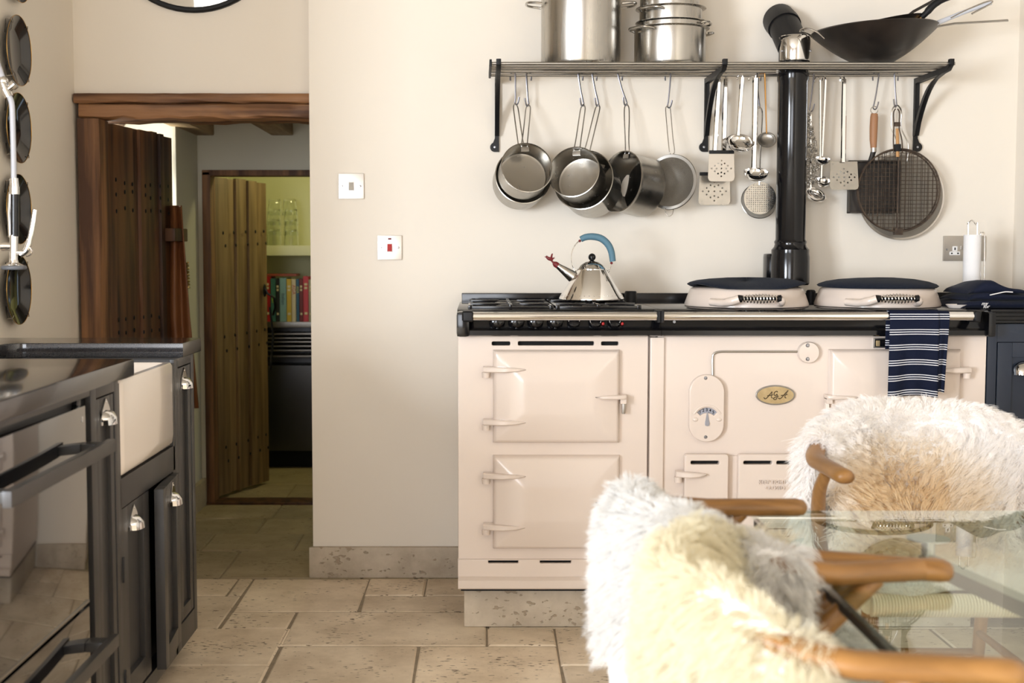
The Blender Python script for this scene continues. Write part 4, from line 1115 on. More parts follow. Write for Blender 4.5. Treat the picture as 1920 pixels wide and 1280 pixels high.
# ------------------------------------------------------------------ stove flue
YFL = 4.42
fx_ = at(1484.5, 300, YFL).x; zr_ = 1.791
f_ = thing('stove_flue', 'glossy black stove flue pipe rising through the pot rack', 'flue', (fx_, YFL, 1.0))
zc = lambda py: at(1484, py, YFL).z
r0 = .0505
part('lower_pipe', MB().lathe([(.0, 1.0), (.03, 1.0), (.03, zc(534)), (.062, zc(534)), (.0665, zc(531)), (.0665, zc(483)), (.064, zc(476)), (.064, zc(468)), (.056, zc(463)), (.053, zc(458)), (.055, zc(453)), (r0, zc(449)), (r0, zc(155)), (.0535, zc(151)), (.0535, zc(138)), (.050, zc(137)), (.050, zc(70)), (.0, zc(70))], (fx_, YFL, 0), n=40), 'enamel_black', f_)
part('side_boss', MB().cyl(at(1447, 500, 4.47) + Vector((.03, 0, 0)), at(1437, 500, 4.47) + Vector((.012, 0, 0)), .045, .043, 24).box(at(1433, 500, 4.47).x, at(1460, 500, 4.47).x, 4.44, 4.50, zc(528), zc(475), .012), 'enamel_black', f_)
part('chrome_sleeve', MB().lathe([(.0515, zc(116)), (.0525, zc(114)), (.0525, zc(78)), (.0515, zc(74)), (.048, zc(68))], (fx_ + .003, YFL - .002, 0), n=40), 'chrome', f_)
e0 = Vector((fx_ + .000, YFL, zc(88))); e1 = at(1470, 48, 4.52); e2 = at(1466, 40, 4.575)
part('elbow', MB().tube([e0, (e0 * .6 + e1 * .4), e1], .0535, 32).tube([e1 - (e1 - e0).normalized() * .01, e1 + (e1 - e0).normalized() * .004, Vector((e1.x - .004, YW - .001, e1.z + .03))], .0575, 32), 'matt_black', f_)
for sx in (-.047, .05): screw(f_, fx_ + sx, YFL - .03, zc(98), .004)

# ------------------------------------------------------------------ pot rack
ZRK = 1.791
pr = thing('pot_rack', 'long steel bar pot rack on black brackets above the cooker', 'rack', (.78, YW, 1.54))
xr0, xr1 = at(921, 119, 4.25).x, 1.566
for yy in (4.25, 4.305, 4.352): part('shelf_bar', MB().cyl((xr0, yy, ZRK), (xr1, yy, ZRK), .0058, n=10), 'steel_dull', pr)
for (yy, gap) in ((4.43, .057), (4.522, 0)):
    if gap:
        part('shelf_bar', MB().cyl((xr0, yy, ZRK), (fx_ - gap, yy, ZRK), .0058, n=10), 'steel_dull', pr); part('shelf_bar', MB().cyl((fx_ + gap, yy, ZRK), (xr1, yy, ZRK), .0058, n=10), 'steel_dull', pr)
    else: part('shelf_bar', MB().cyl((xr0, yy, ZRK), (xr1, yy, ZRK), .0058, n=10), 'steel_dull', pr)
part('end_bar', MB().box(xr0 - .006, xr0 + .002, 4.235, 4.535, ZRK - .010, ZRK + .012, .002), 'matt_black', pr)
def bracket(x):
    y_ = YW - .002; t = .013
    outer = [(4.236, ZRK + .012), (4.236, ZRK - .004), (4.262, ZRK - .020)]
    for i in range(1, 9):                                  # sweeping brace
        k = i / 9; outer.append((4.262 + (y_ - .020 - 4.262) * (k ** .62), ZRK - .020 - (.175) * (k ** 1.7)))
    outer += [(y_ - .020, ZRK - .205), (y_, ZRK - .205), (y_, ZRK - .006), (4.25, ZRK - .006), (4.25, ZRK + .012)]
    hole = [(4.318, ZRK - .024)]
    for i in range(1, 9):
        k = i / 9; hole.append((4.318 + (y_ - .022 - 4.318) * (k ** .62), ZRK - .030 - .132 * (k ** 1.7)))
    hole += [(y_ - .017, ZRK - .165), (y_ - .017, ZRK - .024)]
    me = shape2d('bracket', outer, [hole], t, .0015)
    me.transform(Matrix.Translation((x, 0, 0)) @ Matrix(((0, 0, 1, 0), (1, 0, 0, 0), (0, 1, 0, 0), (0, 0, 0, 1)))); smooth_mesh(me)
    b = link('bracket', me, 'iron_black', pr)
    ft = shape2d('foot', [(-.006, .03), (-.006, -.046), (.006, -.046)] + [(.008 + .0155 * math.cos(R(a_)), -.0305 + .0155 * math.sin(R(a_))) for a_ in range(-90, 71, 16)] + [(.007, .0), (.006, .03)], (), .008, .001)
    return b, ft
for px, sg in ((932, -1), (1325, -1), (1718, 1)):
    xb_ = at(px, 200, YW - .01).x
    b, ft = bracket(xb_)
    if sg < 0: ft.transform(Matrix.Diagonal((-1, 1, 1, 1)))
    place(ft, (xb_, YW - .006, ZRK - .215)); link('foot', ft, 'iron_black', b)
    screw(b, xb_ + sg * .008, YW - .011, ZRK - .2455, .005)

# ------------------------------------------------------------------ pots standing on the rack
ZS = ZRK + .0062
def pot(label, cx, cy, z, r, h, group, name, lip=.005, handles=(), floor_t=.004):
    t = thing(name, label, 'pot', (cx, cy, z), group=group)
    part('body', MB().lathe([(0, 0), (r - .012, 0), (r - .004, .003), (r, .012), (r, h - .004), (r + lip, h), (r + lip, h + .002), (r - .002, h + .001), (r - .003, h - .006), (r - .003, .014), (r - .016, .005), (0, .005)], (cx, cy, z), n=56), 'steel', t)
    for (ang, hz, span, out) in handles:
        d = Vector((math.cos(R(ang)), math.sin(R(ang)), 0)); s_ = Vector((-d.y, d.x, 0)); c = Vector((cx, cy, z + hz))
        pts = catmull([c + d * (r - .001) + s_ * span, c + d * (r + out * .6) + s_ * span * .9 + Vector((0, 0, .003)), c + d * (r + out) + s_ * span * .5 + Vector((0, 0, .005)), c + d * (r + out) - s_ * span * .5 + Vector((0, 0, .005)), c + d * (r + out * .6) - s_ * span * .9 + Vector((0, 0, .003)), c + d * (r - .001) - s_ * span], 4)
        part('loop_handle', MB().tube(pts, .0042, 8), 'wire', t)
    return t
spx = (at(1015, 60, 4.395).x + at(1163, 60, 4.395).x) / 2
pot('tall steel stockpot standing on the pot rack', spx, 4.395, ZS, .1345, .29, None, 'stockpot', handles=((180, .208, .045, .048), (0, .208, .045, .048)))
stx = (at(1190, 90, 4.395).x + at(1322, 90, 4.395).x) / 2
zb1 = at(1250, 56, 4.395).z - ZS
gp_ = 'steel casseroles stacked on the pot rack'
pot('widest steel casserole at the bottom of the stack', stx, 4.395, ZS, .120, zb1, gp_, 'casserole', .012, ((215, zb1 - .012, .05, .035), (20, zb1 - .012, .05, .03)))
z2 = at(1250, 44, 4.395).z
pot('middle steel casserole nested in the stack of three', stx + .002, 4.395, ZS + .016, .112, z2 - ZS - .016, gp_, 'casserole', .007, ((-20, z2 - ZS - .026, .045, .02),))
z3 = at(1250, 18, 4.395).z
pot('upper steel casserole with lid rim in the stack', stx + .002, 4.395, ZS + .030, .1055, z3 - ZS - .030, gp_, 'casserole', .013, ((225, z3 - ZS - .044, .045, .022),))
pot('top steel casserole cut off by the top of the picture', stx - .002, 4.395, ZS + .046, .100, .30, gp_, 'casserole', .008)

# ------------------------------------------------------------------ wok, frying pans and lid resting in it
WY = 4.355
wkc = at(1641, 118, WY)
wk = thing('wok', 'large black iron wok on the end of the pot rack', 'wok', (wkc.x, WY, ZS))
zrim = at(1641, 60, WY).z - ZS - .004
prof = [(0, .0)]
for i in range(1, 13):
    k = i / 12; prof.append((.045 + (.208 - .045) * k ** .80, .0 + zrim * k ** 1.12 + .0))
prof[1] = (.060, .002)
inner = [(r_ - .003, z_ + .004) for r_, z_ in reversed(prof[1:])] + [(0, .004)]
mb = MB(); mb.lathe(prof + inner, (0, 0, 0), (0, 0, 1), 56)
me = mb.mesh('bowl'); me.transform(Matrix.Translation((wkc.x, WY, ZS + .0)) @ Matrix.Rotation(R(-2.6), 4, 'Y') @ Matrix.Translation((0, 0, .0085)))
link('bowl', me, 'iron_pan', wk)
lp_ = MB(); lp_.tube(catmull([at(1546, 72, WY - .06), at(1532, 60, WY - .06), at(1513, 53, WY - .05), at(1500, 58, WY - .02), at(1512, 62, WY + .02), at(1527, 70, WY + .03)], 5), .0033, 8)
part('loop_handle', lp_, 'wire', wk)
hd = MB(); hd.tube([at(1738, 53, WY), at(1790, 44, WY), at(1842, 41, WY), at(1890, 38, WY)], .0055, 10, flat=(1, .5)); part('long_handle', hd, 'steel_dull', wk)
# frying pan lying in the wok
fp = thing('frying_pan', 'black frying pan lying in the wok with scorched handle ferrule', 'pan', (wkc.x + .02, WY, ZS + .07))
mb = MB(); mb.lathe([(0, 0), (.085, 0), (.125, .028), (.128, .029), (.088, -.003), (0, -.003)], (0, 0, 0), (0, 0, 1), 40)
me = mb.mesh('pan_body'); pc_ = at(1660, 52, WY); me.transform(Matrix.Translation((pc_.x, WY, pc_.z - .012)) @ Matrix.Rotation(R(-10), 4, 'Y')); link('pan_body', me, 'iron_pan', fp)
part('ferrule', MB().tube([at(1711, 45, WY - .05), at(1718, 40, WY - .06), at(1728, 32, WY - .065)], [.007, .0085, .009], 12, flat=(1, .7)), 'copper', fp)
part('handle', MB().tube(catmull([at(1727, 33, WY - .065), at(1737, 24, WY - .07), at(1752, 8, WY - .075), at(1775, -4, WY - .08), at(1800, -10, WY - .08)], 4), [.010] * 5 + [.012] * 5 + [.011] * 7, 12), 'matt_black', fp)
f2 = thing('frying_pan', 'second dark pan in the wok of which mostly the straight handle shows', 'pan', (wkc.x - .03, WY + .04, ZS + .07))
mb = MB(); mb.lathe([(0, 0), (.075, 0), (.100, .022), (.103, .023), (.078, -.003), (0, -.003)], (0, 0, 0), (0, 0, 1), 40)
me = mb.mesh('pan_body'); pc_ = at(1640, 80, WY + .02); me.transform(Matrix.Translation((pc_.x, WY + .02, pc_.z - .010)) @ Matrix.Rotation(R(-6), 4, 'Y')); link('pan_body', me, 'iron_pan', f2)
part('handle', MB().tube([at(1672, 62, WY + .07), at(1690, 40, WY + .10), at(1712, 22, WY + .10), at(1760, -4, WY + .10)], .0055, 10, flat=(1, .6)), 'iron_pan', f2)
ls = thing('ladle', 'grey wok ladle with its handle leaning out past the wok', 'ladle', at(1700, 60, WY))
part('handle', MB().tube(catmull([at(1737, 51, WY - .09), at(1775, 36, WY - .09), at(1815, 20, WY - .09), at(1858, 5, WY - .09)], 4), [.008] * 4 + [.0075] * 9, 12), 'hose_grey', ls)
part('hanging_loop', MB().tube(catmull([at(1782, 34, WY - .095), at(1806, 22, WY - .095), at(1845, 5, WY - .095), at(1861, 2, WY - .095), at(1852, 10, WY - .095), at(1822, 26, WY - .095)], 4), .003, 8), 'wire', ls)
part('bowl', MB().lathe([(0, 0), (.03, .006), (.045, .022), (.046, .022), (.031, .003), (0, -.002)], (at(1705, 62, WY - .05).x, WY - .05, at(1705, 62, WY - .05).z), n=24), 'steel_dull', ls)

# ------------------------------------------------------------------ S hooks
def s_hook(px0, py0, px1, py1, label, ybar=4.522, flip=1):
    a = at(px0, py0, ybar); b = at(px1, py1, ybar - .002)
    t = thing('s_hook', label, 'hook', (a.x, ybar, ZRK), group='flat steel hooks on the pot rack')
    dx = b.x - a.x; dz = b.z - ZRK
    s = flip
    U = Vector((.75 * s, .66, 0)).normalized()
    P = lambda u, z, k: Vector((a.x + dx * k, ybar, ZRK)) + U * u + Vector((0, 0, z))
    pts = [P(.012, -.018, 0), P(.013, -.006, 0), P(.009, .007, 0), P(0, .011, 0), P(-.009, .006, 0), P(-.0095, -.006, .1), P(-.006, dz * .5, .5), P(-.002, dz * .86, .92), P(.001, dz + .001, 1), P(-.004, dz - .006, 1), P(-.011, dz - .003, 1), P(-.016, dz + .010, 1), P(-.018, dz + .020, 1)]
    part('bent_strip', MB().tube(catmull(pts, 3), .0036, 8, flat=(1, .6)), 'hook_steel', t)
    return b
HK = {}
for i, (a0, a1, a2, a3, fl_, lb) in enumerate((
        (962, 142, 966, 193, -1, 'steel hook holding the pan nearest the rack end'), (991, 141, 991, 195, 1, 'steel hook holding the bright small front saucepan'),
        (1088, 142, 1094, 195, 1, 'steel hook holding the dark small front saucepan'), (1114, 142, 1122, 195, 1, 'steel hook holding the large pan behind the dark one'),
        (1162, 142, 1175, 194, 1, 'steel hook holding the deep pan turned sideways'), (1253, 141, 1252, 199, -1, 'steel hook holding the round sieve'),
        (1422, 141, 1424, 199, 1, 'steel hook holding the mesh skimmer'), (1521, 148, 1518, 206, -1, 'steel hook behind the flue holding the chain mesh'),
        (1643, 146, 1638, 202, -1, 'steel hook holding the wooden handled grill pan'), (1680, 145, 1681, 197, 1, 'steel hook holding the round wire grill'))):
    HK[i] = s_hook(a0, a1, a2, a3, lb, flip=fl_)

# ------------------------------------------------------------------ hanging saucepans
def hang_pan(label, px, py, Y, ax, Rr, D, hook, m='steel'):
    C = at(px, py, Y); a = Vector(ax).normalized()
    t = thing('saucepan', label, 'saucepan', C, group='steel saucepans hanging from the pot rack')
    wall = .0018
    part('body', MB().lathe([(0, -D), (Rr * .93, -D), (Rr * .975, -D + .004), (Rr * .985, -D + .012), (Rr * .99, -.012), (Rr + .001, -.004), (Rr + .002, 0), (Rr - .001, .001), (Rr * .985 - wall, -.006), (Rr * .985 - wall, -D + .012), (Rr * .95 - wall, -D + .006), (Rr * .85, -D + .004), (0, -D + .004)], C, a, 56), 'pan_steel', t)
    up = (Vector((0, 0, 1)) - a * a.z).normalized()
    sd = up.cross(a).normalized()
    base = C + up * Rr - a * .014
    H = hook + Vector((0, 0, -.004))
    o_ = (H - base)
    hs = Vector((1, -.2, 0)).normalized()
    w = MB()
    for s_ in (-1, 1):
        w.tube(catmull([base + sd * (s_ * .010) - up * .012, base + sd * (s_ * .010) + up * .004, base + sd * (s_ * .009) + o_ * .25, base + o_ * .7 + hs * (s_ * .0085), base + o_ * .93 + hs * (s_ * .0075), base + o_ * 1.01 + hs * (s_ * .001)], 5), .0022, 8)
    part('wire_handle', w, 'wire', t)
    mbp = MB(); mbp.box(-.014, .014, -.004, .004, -.010, .006, .002); me = mbp.mesh('handle_plate')
    me.transform(Matrix.Translation(base - up * .014 + a * .0) @ Matrix((( sd.x, a.x, up.x, 0), (sd.y, a.y, up.y, 0), (sd.z, a.z, up.z, 0), (0, 0, 0, 1)))); link('handle_plate', me, 'steel_dull', t)
    return t
hang_pan('bright small saucepan hanging in front at the rack end', 988, 314, 4.335, (.16, -.93, .30), .087, .085, HK[1])
hang_pan('wider saucepan hanging behind the bright small one', 981, 330, 4.425, (.12, -.95, .22), .096, .10, HK[0])
hang_pan('dark small saucepan hanging in front of the middle pair', 1076, 322, 4.33, (-.34, -.90, .27), .087, .105, HK[2], 'steel')
hang_pan('large dark saucepan hanging behind the middle pair', 1094, 337, 4.42, (-.36, -.90, .25), .104, .125, HK[3], 'steel')
hang_pan('deep saucepan turned sideways next to the sieve', 1163, 340, 4.44, (-.80, -.58, .16), .106, .120, HK[4], 'steel')

# round sieve
C = at(1257, 341, 4.47); a_ = Vector((-.50, -.85, .1)).normalized()
t = thing('sieve', 'round fine mesh sieve hanging beside the saucepans', 'sieve', C)
Rv = .0955
part('rim', MB().lathe([(Rv, -.003), (Rv + .002, 0), (Rv, .003), (Rv - .010, .002), (Rv - .010, -.002)], C, a_, 56), 'steel_dull', t)
def bowl_uv(mb, c, ax, name, material, parent):
    u = ax.orthogonal().normalized(); w = ax.cross(u)
    return part(name, mb, material, parent, uv=lambda co: ((co - c).dot(u) + .5, (co - c).dot(w) + .5))
mb = MB(); mb.lathe([(Rv - .008, .0), (Rv - .012, -.012), (Rv * .7, -.030), (Rv * .4, -.040), (0, -.044)], C, a_, 48)
bowl_uv(mb, C, a_, 'mesh_bowl', 'gauze', t)
up = (Vector((0, 0, 1)) - a_ * a_.z).normalized(); sd = Vector((1, 0, 0))
H = HK[5]; b0 = C + up * (Rv + .001)
w = MB()
for s_ in (-1, 1): w.tube(catmull([b0 + sd * s_ * .004, b0 + up * .012 + sd * s_ * .009, b0 + (H - b0) * .4 + sd * s_ * .0085, b0 + (H - b0) * .9 + sd * s_ * .0085, H + sd * s_ * .004 + Vector((0, 0, -.001)), H + Vector((0, 0, .001))], 5), .0017, 8)
part('wire_handle', w, 'wire', t)
lo_ = C - up * Rv
part('rest_loop', MB().tube(catmull([lo_ + Vector((-.016, 0, .004)), lo_ + Vector((-.011, -.006, -.016)), lo_ + Vector((0, -.008, -.024)), lo_ + Vector((.011, -.006, -.016)), lo_ + Vector((.016, 0, .004))], 4), .0014, 6), 'wire', t)

# ------------------------------------------------------------------ utensils
def strap(pts, wds, thick, mat_, name, parent):
    """flat tapered bar facing the viewer"""
    mb = MB(); rs = []
    for p_, w_ in zip(pts, wds):
        rs.append([p_ + Vector((-w_, 0, 0)), p_ + Vector((-w_ * .6, -thick, 0)), p_ + Vector((w_ * .6, -thick, 0)), p_ + Vector((w_, 0, 0)), p_ + Vector((w_ * .6, thick * .3, 0)), p_ + Vector((-w_ * .6, thick * .3, 0))])
    mb.rings(rs); return part(name, mb, mat_, parent)
def holes_diamond(cx, cy, s, r, pat): return [circle2(r, 10, cx + x * s, cy + y_ * s * 1.2) for x, y_ in pat]
DIA = [(0, 2), (-1, 1.3), (1, 1.3), (0, 1.0), (-2, .7), (2, .7), (-3, 0), (-1.5, 0), (0, 0), (1.5, 0), (3, 0), (-2, -.7), (2, -.7), (-1, -1.3), (0, -1.0), (1, -1.3), (0, -2)]
UT = 'steel kitchen utensils hanging from the pot rack'
def spatula(label, px0, py0, px1, py1, Y, hpx, htop, cap, m, tilt=0, hw=(.0095, .0085), black=True, hr=.0031, curve=0):
    a, b = at(px0, py0, Y), at(px1, py1, Y); w_, h_ = b.x - a.x, a.z - b.z
    t = thing('spatula', label, 'spatula', (a.x + w_ / 2, Y, a.z), group=UT)
    out = [(-w_ * .47, h_ / 2), (w_ * .47, h_ / 2), (w_ / 2, -h_ / 2 + .012), (w_ / 2 - .004, -h_ / 2 + .003), (w_ / 2 - .012, -h_ / 2), (-w_ / 2 + .012, -h_ / 2), (-w_ / 2 + .004, -h_ / 2 + .003), (-w_ / 2, -h_ / 2 + .012)]
    me = shape2d('blade', out, holes_diamond(0, -h_ * .06, w_ / 8.2, hr, DIA), .0014)
    me.transform(Matrix.Rotation(R(tilt), 4, 'X')); place(me, (a.x + w_ / 2, Y, a.z - h_ / 2)); link('blade', me, m, t)
    if black: part('blade_collar', MB().box(a.x + w_ * .03, b.x - w_ * .03, Y - .006, Y + .006, a.z - .006, a.z + .006, .003), 'matt_black', t)
    top = at(*htop, Y + .0); bot = at(hpx, py0 + 2, Y)
    strap([bot, bot + (top - bot) * .3 + Vector((curve, 0, 0)), bot + (top - bot) * .7 + Vector((curve, 0, 0)), top], [hw[1], hw[0], hw[0], hw[1] * .8], .004, 'chrome', 'handle', t)
    part('hook_tip', MB().tube(catmull([top + Vector((0, 0, -.006)), top + Vector((0, .004, .006)), top + Vector((0, cap - .004, .016)), top + Vector((0, cap + .006, .010)), top + Vector((0, cap + .008, .0))], 3), .003, 6), 'chrome', t)
    return t
spatula('perforated steel spatula with black collar hanging in front', 1328, 285, 1377, 340, 4.46, 1340, (1349, 146), .05, 'steel_plate', black=True)
spatula('perforated steel spatula hanging lower behind the other one', 1310, 326, 1369, 384, 4.53, 1356, (1361, 146), .0, 'pan_steel', black=True)
spatula('wide perforated spatula with long bright handle past the flue', 1556, 302, 1609, 356, 4.48, 1581, (1583, 148), .04, 'pan_steel', black=False, tilt=-8, hw=(.009, .009))
def ladle(label, px, py, Y, r, ax, htop, hw, m='chrome', hm='chrome', depth=.85, hook=True, name='ladle'):
    c = at(px, py, Y); a = Vector(ax).normalized()
    t = thing(name, label, 'ladle', c, group=UT)
    prof = [(r * math.sin(R(90 * i / 10)), -r * depth * math.cos(R(90 * i / 10))) for i in range(11)]
    prof += [(r + .0015, .0008)] + [((r - .0015) * math.sin(R(90 * i / 10)), -(r - .0015) * depth * math.cos(R(90 * i / 10))) for i in range(10, -1, -1)]
    part('bowl', MB().lathe(prof, c, a, 40), m, t)
    up = (Vector((0, 0, 1)) - a * a.z); bk = Vector((-a.x, -a.y, 0)).normalized() if (a.x or a.y) else Vector((0, 1, 0))
    bk = (bk - a * bk.dot(a)).normalized()
    q0 = c + bk * r; top = at(*htop, Y + (.0))
    strap([q0 - Vector((0, 0, .004)), q0 + (top - q0) * .15, q0 + (top - q0) * .6, top], [hw, hw * .85, hw, hw * 1.1], hw * .45, hm, 'handle', t)
    part('hook_tip', MB().tube(catmull([top + Vector((0, 0, -.004)), top + Vector((0, .006, .010)), top + Vector((0, 4.522 - Y, .016)), top + Vector((0, 4.530 - Y, .004))], 3), .0028, 6), hm, t)
    return t
ladle('polished ladle hanging next to the bracket with shallow bowl', 1388, 266, 4.44, .047, (0, -.62, .78), (1392, 145), .0075, depth=.62)
ladle('polished ladle with broad handle hanging above the mesh skimmer', 1418, 322, 4.42, .042, (0, -.40, .92), (1417, 146), .010, depth=.75)
ladle('small tinned ladle with copper handle beside the flue', 1438, 262, 4.45, .031, (-.1, -.86, .5), (1434, 142), .0028, 'steel_dull', 'copper', .5)
ladle('small measuring ladle with flat handle past the flue', 1543, 297, 4.45, .026, (.05, -.35, .93), (1538, 150), .0035, depth=.9)
ladle('second measuring ladle hanging lowest of its pair', 1544, 338, 4.49, .026, (.05, -.5, .85), (1548, 150), .0045, depth=.9)
ladle('tilted shallow ladle showing below the chain mesh', 1529, 364, 4.50, .037, (.25, -.62, .74), (1520, 215), .004, depth=.55)
# skimmer
C = at(1423, 377, 4.50); a_ = Vector((0, -.97, .24)).normalized(); Rk = .062
t = thing('skimmer', 'round wire mesh skimmer hanging below the ladles', 'skimmer', C, group=UT)
part('rim', MB().tube(arc3(C, a_.orthogonal().normalized(), a_.cross(a_.orthogonal().normalized()), Rk, 0, 352, 40), .0016, 6, closed=True), 'wire', t)
mb = MB(); mb.lathe([(Rk, 0), (Rk * .8, -.010), (Rk * .4, -.018), (0, -.020)], C, a_, 40); bowl_uv(mb, C, a_, 'mesh_bowl', 'gauze_coarse', t)
mb = MB(); C2 = C + Vector((.002, -.006, .010)); me = shape2d('perforated_disc', circle2(.056, 40), [circle2(.0018, 6, .0075 * i, .0075 * j) for i in range(-7, 8) for j in range(-7, 8) if (i * i + j * j) < 46], .001)
place(me, C2); link('perforated_disc', me, 'pan_steel', t)
part('handle', MB().tube(catmull([at(1424, 346, 4.495), at(1425, 300, 4.49), at(1428, 240, 4.49), at(1429, 210, 4.49), at(1424, 200, 4.50), at(1421, 204, 4.50)], 4), .0028, 8), 'chrome', t)
# chain mesh hanging behind the flue
t = thing('chain_mesh', 'narrow bag of small steel rings hanging just behind the flue', 'chain mesh', at(1517, 215, 4.5))
mb = MB(); rnd = random.Random(2)
for i in range(340):
    k = rnd.random(); py = 214 + 132 * k
    x0_, x1_ = 1509 - 3 * k, 1519 + 17 * min(1, k * 1.6) * (1 - .35 * max(0, k - .7) / .3)
    c = at(rnd.uniform(x0_, x1_), py, 4.50 + rnd.uniform(-.02, .02))
    n_ = Vector((rnd.uniform(-1, 1), rnd.uniform(-1, 1), rnd.uniform(-1, 1))).normalized(); u = n_.orthogonal().normalized()
    mb.tube(arc3(c, u, n_.cross(u), .0048, 0, 315, 7), .0008, 4, closed=True)
tag(part('steel_rings', mb, 'wire', t), kind='stuff')
# grill pan with wooden handle
t = thing('grill_pan', 'rectangular rusty grill pan with wooden handle behind the wire grill', 'grill pan', at(1638, 300, 4.53))
a, b = at(1590, 301, 4.535), at(1684, 400, 4.535)
mb = MB(); mb.box(a.x, b.x, 4.532, 4.54, b.z, a.z, .002); w_ = .006
for (x0_, x1_, z0_, z1_) in ((a.x, a.x + w_, b.z, a.z), (b.x - w_, b.x, b.z, a.z), (a.x, b.x, b.z, b.z + w_), (a.x, b.x, a.z - w_, a.z)): mb.box(x0_, x1_, 4.515, 4.54, z0_, z1_, .002)
part('tray', mb, 'iron_pan', t)
Yg = 4.52
part('neck', MB().tube([at(1634, 303, Yg), at(1636, 290, Yg), at(1638, 283, Yg)], [.013, .009, .010], 14, flat=(1, .6), up=(1, 0, 0)), 'iron_pan', t)
part('ferrule', MB().cyl(at(1638, 285, Yg), at(1638, 276, Yg), .0105, .0105, 18), 'steel_plate', t)
part('wooden_handle', MB().tube([at(1638, 277, Yg), at(1637.5, 262, Yg), at(1638, 240, Yg), at(1639, 220, Yg), at(1639.5, 213, Yg)], [.0105, .0128, .0138, .0135, .0115], 18), 'wood_handle', t)
part('hanging_ring', MB().tube(arc3(at(1639.5, 206.5, Yg), (1, 0, 0), (0, 0, 1), .0125, 0, 340, 20), .0018, 6, closed=True), 'wire', t)
# splatter guard behind, wire grill in front
C = at(1690, 368, 4.555); a_ = Vector((0, -1, .02)).normalized(); Rs = .152
t = thing('splatter_guard', 'large fine mesh splatter guard hanging behind the wire grill', 'splatter guard', C)
part('rim', MB().lathe([(Rs, -.003), (Rs + .002, 0), (Rs, .003), (Rs - .006, .002), (Rs - .006, -.002)], C, a_, 64), 'steel_plate', t)
mb = MB(); mb.lathe([(Rs - .004, 0), (0, -.001)], C, a_, 64); bowl_uv(mb, C, a_, 'mesh_disc', 'gauze', t)
w = MB()
for s_ in (-1, 1): w.tube(catmull([C + Vector((s_ * .016, -.004, Rs - .03)), C + Vector((s_ * .018, -.006, Rs + .03)), at(1681 + s_ * 9, 240, 4.545), at(1681 + s_ * 9, 210, 4.54), at(1681 + s_ * 4, 199, 4.53), at(1681, 197.5, 4.525)], 5), .0025, 8)
part('wire_handle', w, 'wire', t)
Cg = at(1684, 357, 4.50); Rg = .143
t = thing('wire_grill', 'round rusty folding wire grill hanging in front of the guard', 'wire grill', Cg)
for dy in (-.010, .008):
    pts_ = arc3(Cg + Vector((0, dy, 0)), (1, 0, 0), (0, 0, 1), Rg * (1 if dy < 0 else .985), 0, 353, 52)
    part('rim_wire', MB().tube(pts_, .0030, 6, closed=True), 'rust_wire', t)
n_w = 21
gA = MB(); gB = MB()
for i in range(1, n_w):
    o_ = -Rg + 2 * Rg * i / n_w; hh = math.sqrt(max(Rg * Rg - o_ * o_, 0))
    part('grill_wire', MB().tube([Cg + Vector((o_, -.010, -hh)), Cg + Vector((o_, -.010, hh))], .0011, 5), 'rust_wire', t)
    part('grill_wire', MB().tube([Cg + Vector((-hh, -.008, o_)), Cg + Vector((hh, -.008, o_))], .0011, 5), 'rust_wire', t)
for i in range(1, 15):
    o_ = -Rg + 2 * Rg * i / 15; hh = math.sqrt(max(Rg * Rg - o_ * o_, 0)) * .985
    part('grill_wire', MB().tube([Cg + Vector((o_, .008, -hh)), Cg + Vector((o_, .008, hh))], .0011, 5), 'rust_wire', t)
part('latch', MB().box(Cg.x - .012, Cg.x + .016, 4.486, 4.512, Cg.z - Rg - .012, Cg.z - Rg + .012, .003), 'rust_wire', t)
part('frame_bar', MB().tube([Cg + Vector((-.004, -.012, -Rg)), Cg + Vector((-.004, -.012, Rg * .98))], .0022, 6), 'rust_wire', t)
w = MB()
for s_ in (-1, 1): w.tube(catmull([at(1684 + s_ * 8, 287, 4.492), at(1683 + s_ * 8, 262, 4.49), at(1681 + s_ * 5, 240, 4.49), at(1681 + s_ * 5.5, 212, 4.495), at(1681 + s_ * 2, 204, 4.50)], 4), .0022, 6)
w.box(at(1677, 232, 4.49).x, at(1688, 232, 4.49).x, 4.486, 4.494, at(1680, 237, 4.49).z, at(1680, 229, 4.49).z, .001)
part('wire_handle', w, 'rust_wire', t)
part('wooden_grip', MB().tube([at(1683, 294, 4.482), at(1683, 268, 4.482), at(1682, 241, 4.482)], [.0085, .0085, .0075], 14, flat=(1, .6)), 'wood_light', t)
part('grip_band', MB().box(at(1678, 270, 4.48).x, at(1689, 270, 4.48).x, 4.474, 4.492, at(1680, 284, 4.48).z, at(1680, 270, 4.48).z, .003), 'matt_black', t)

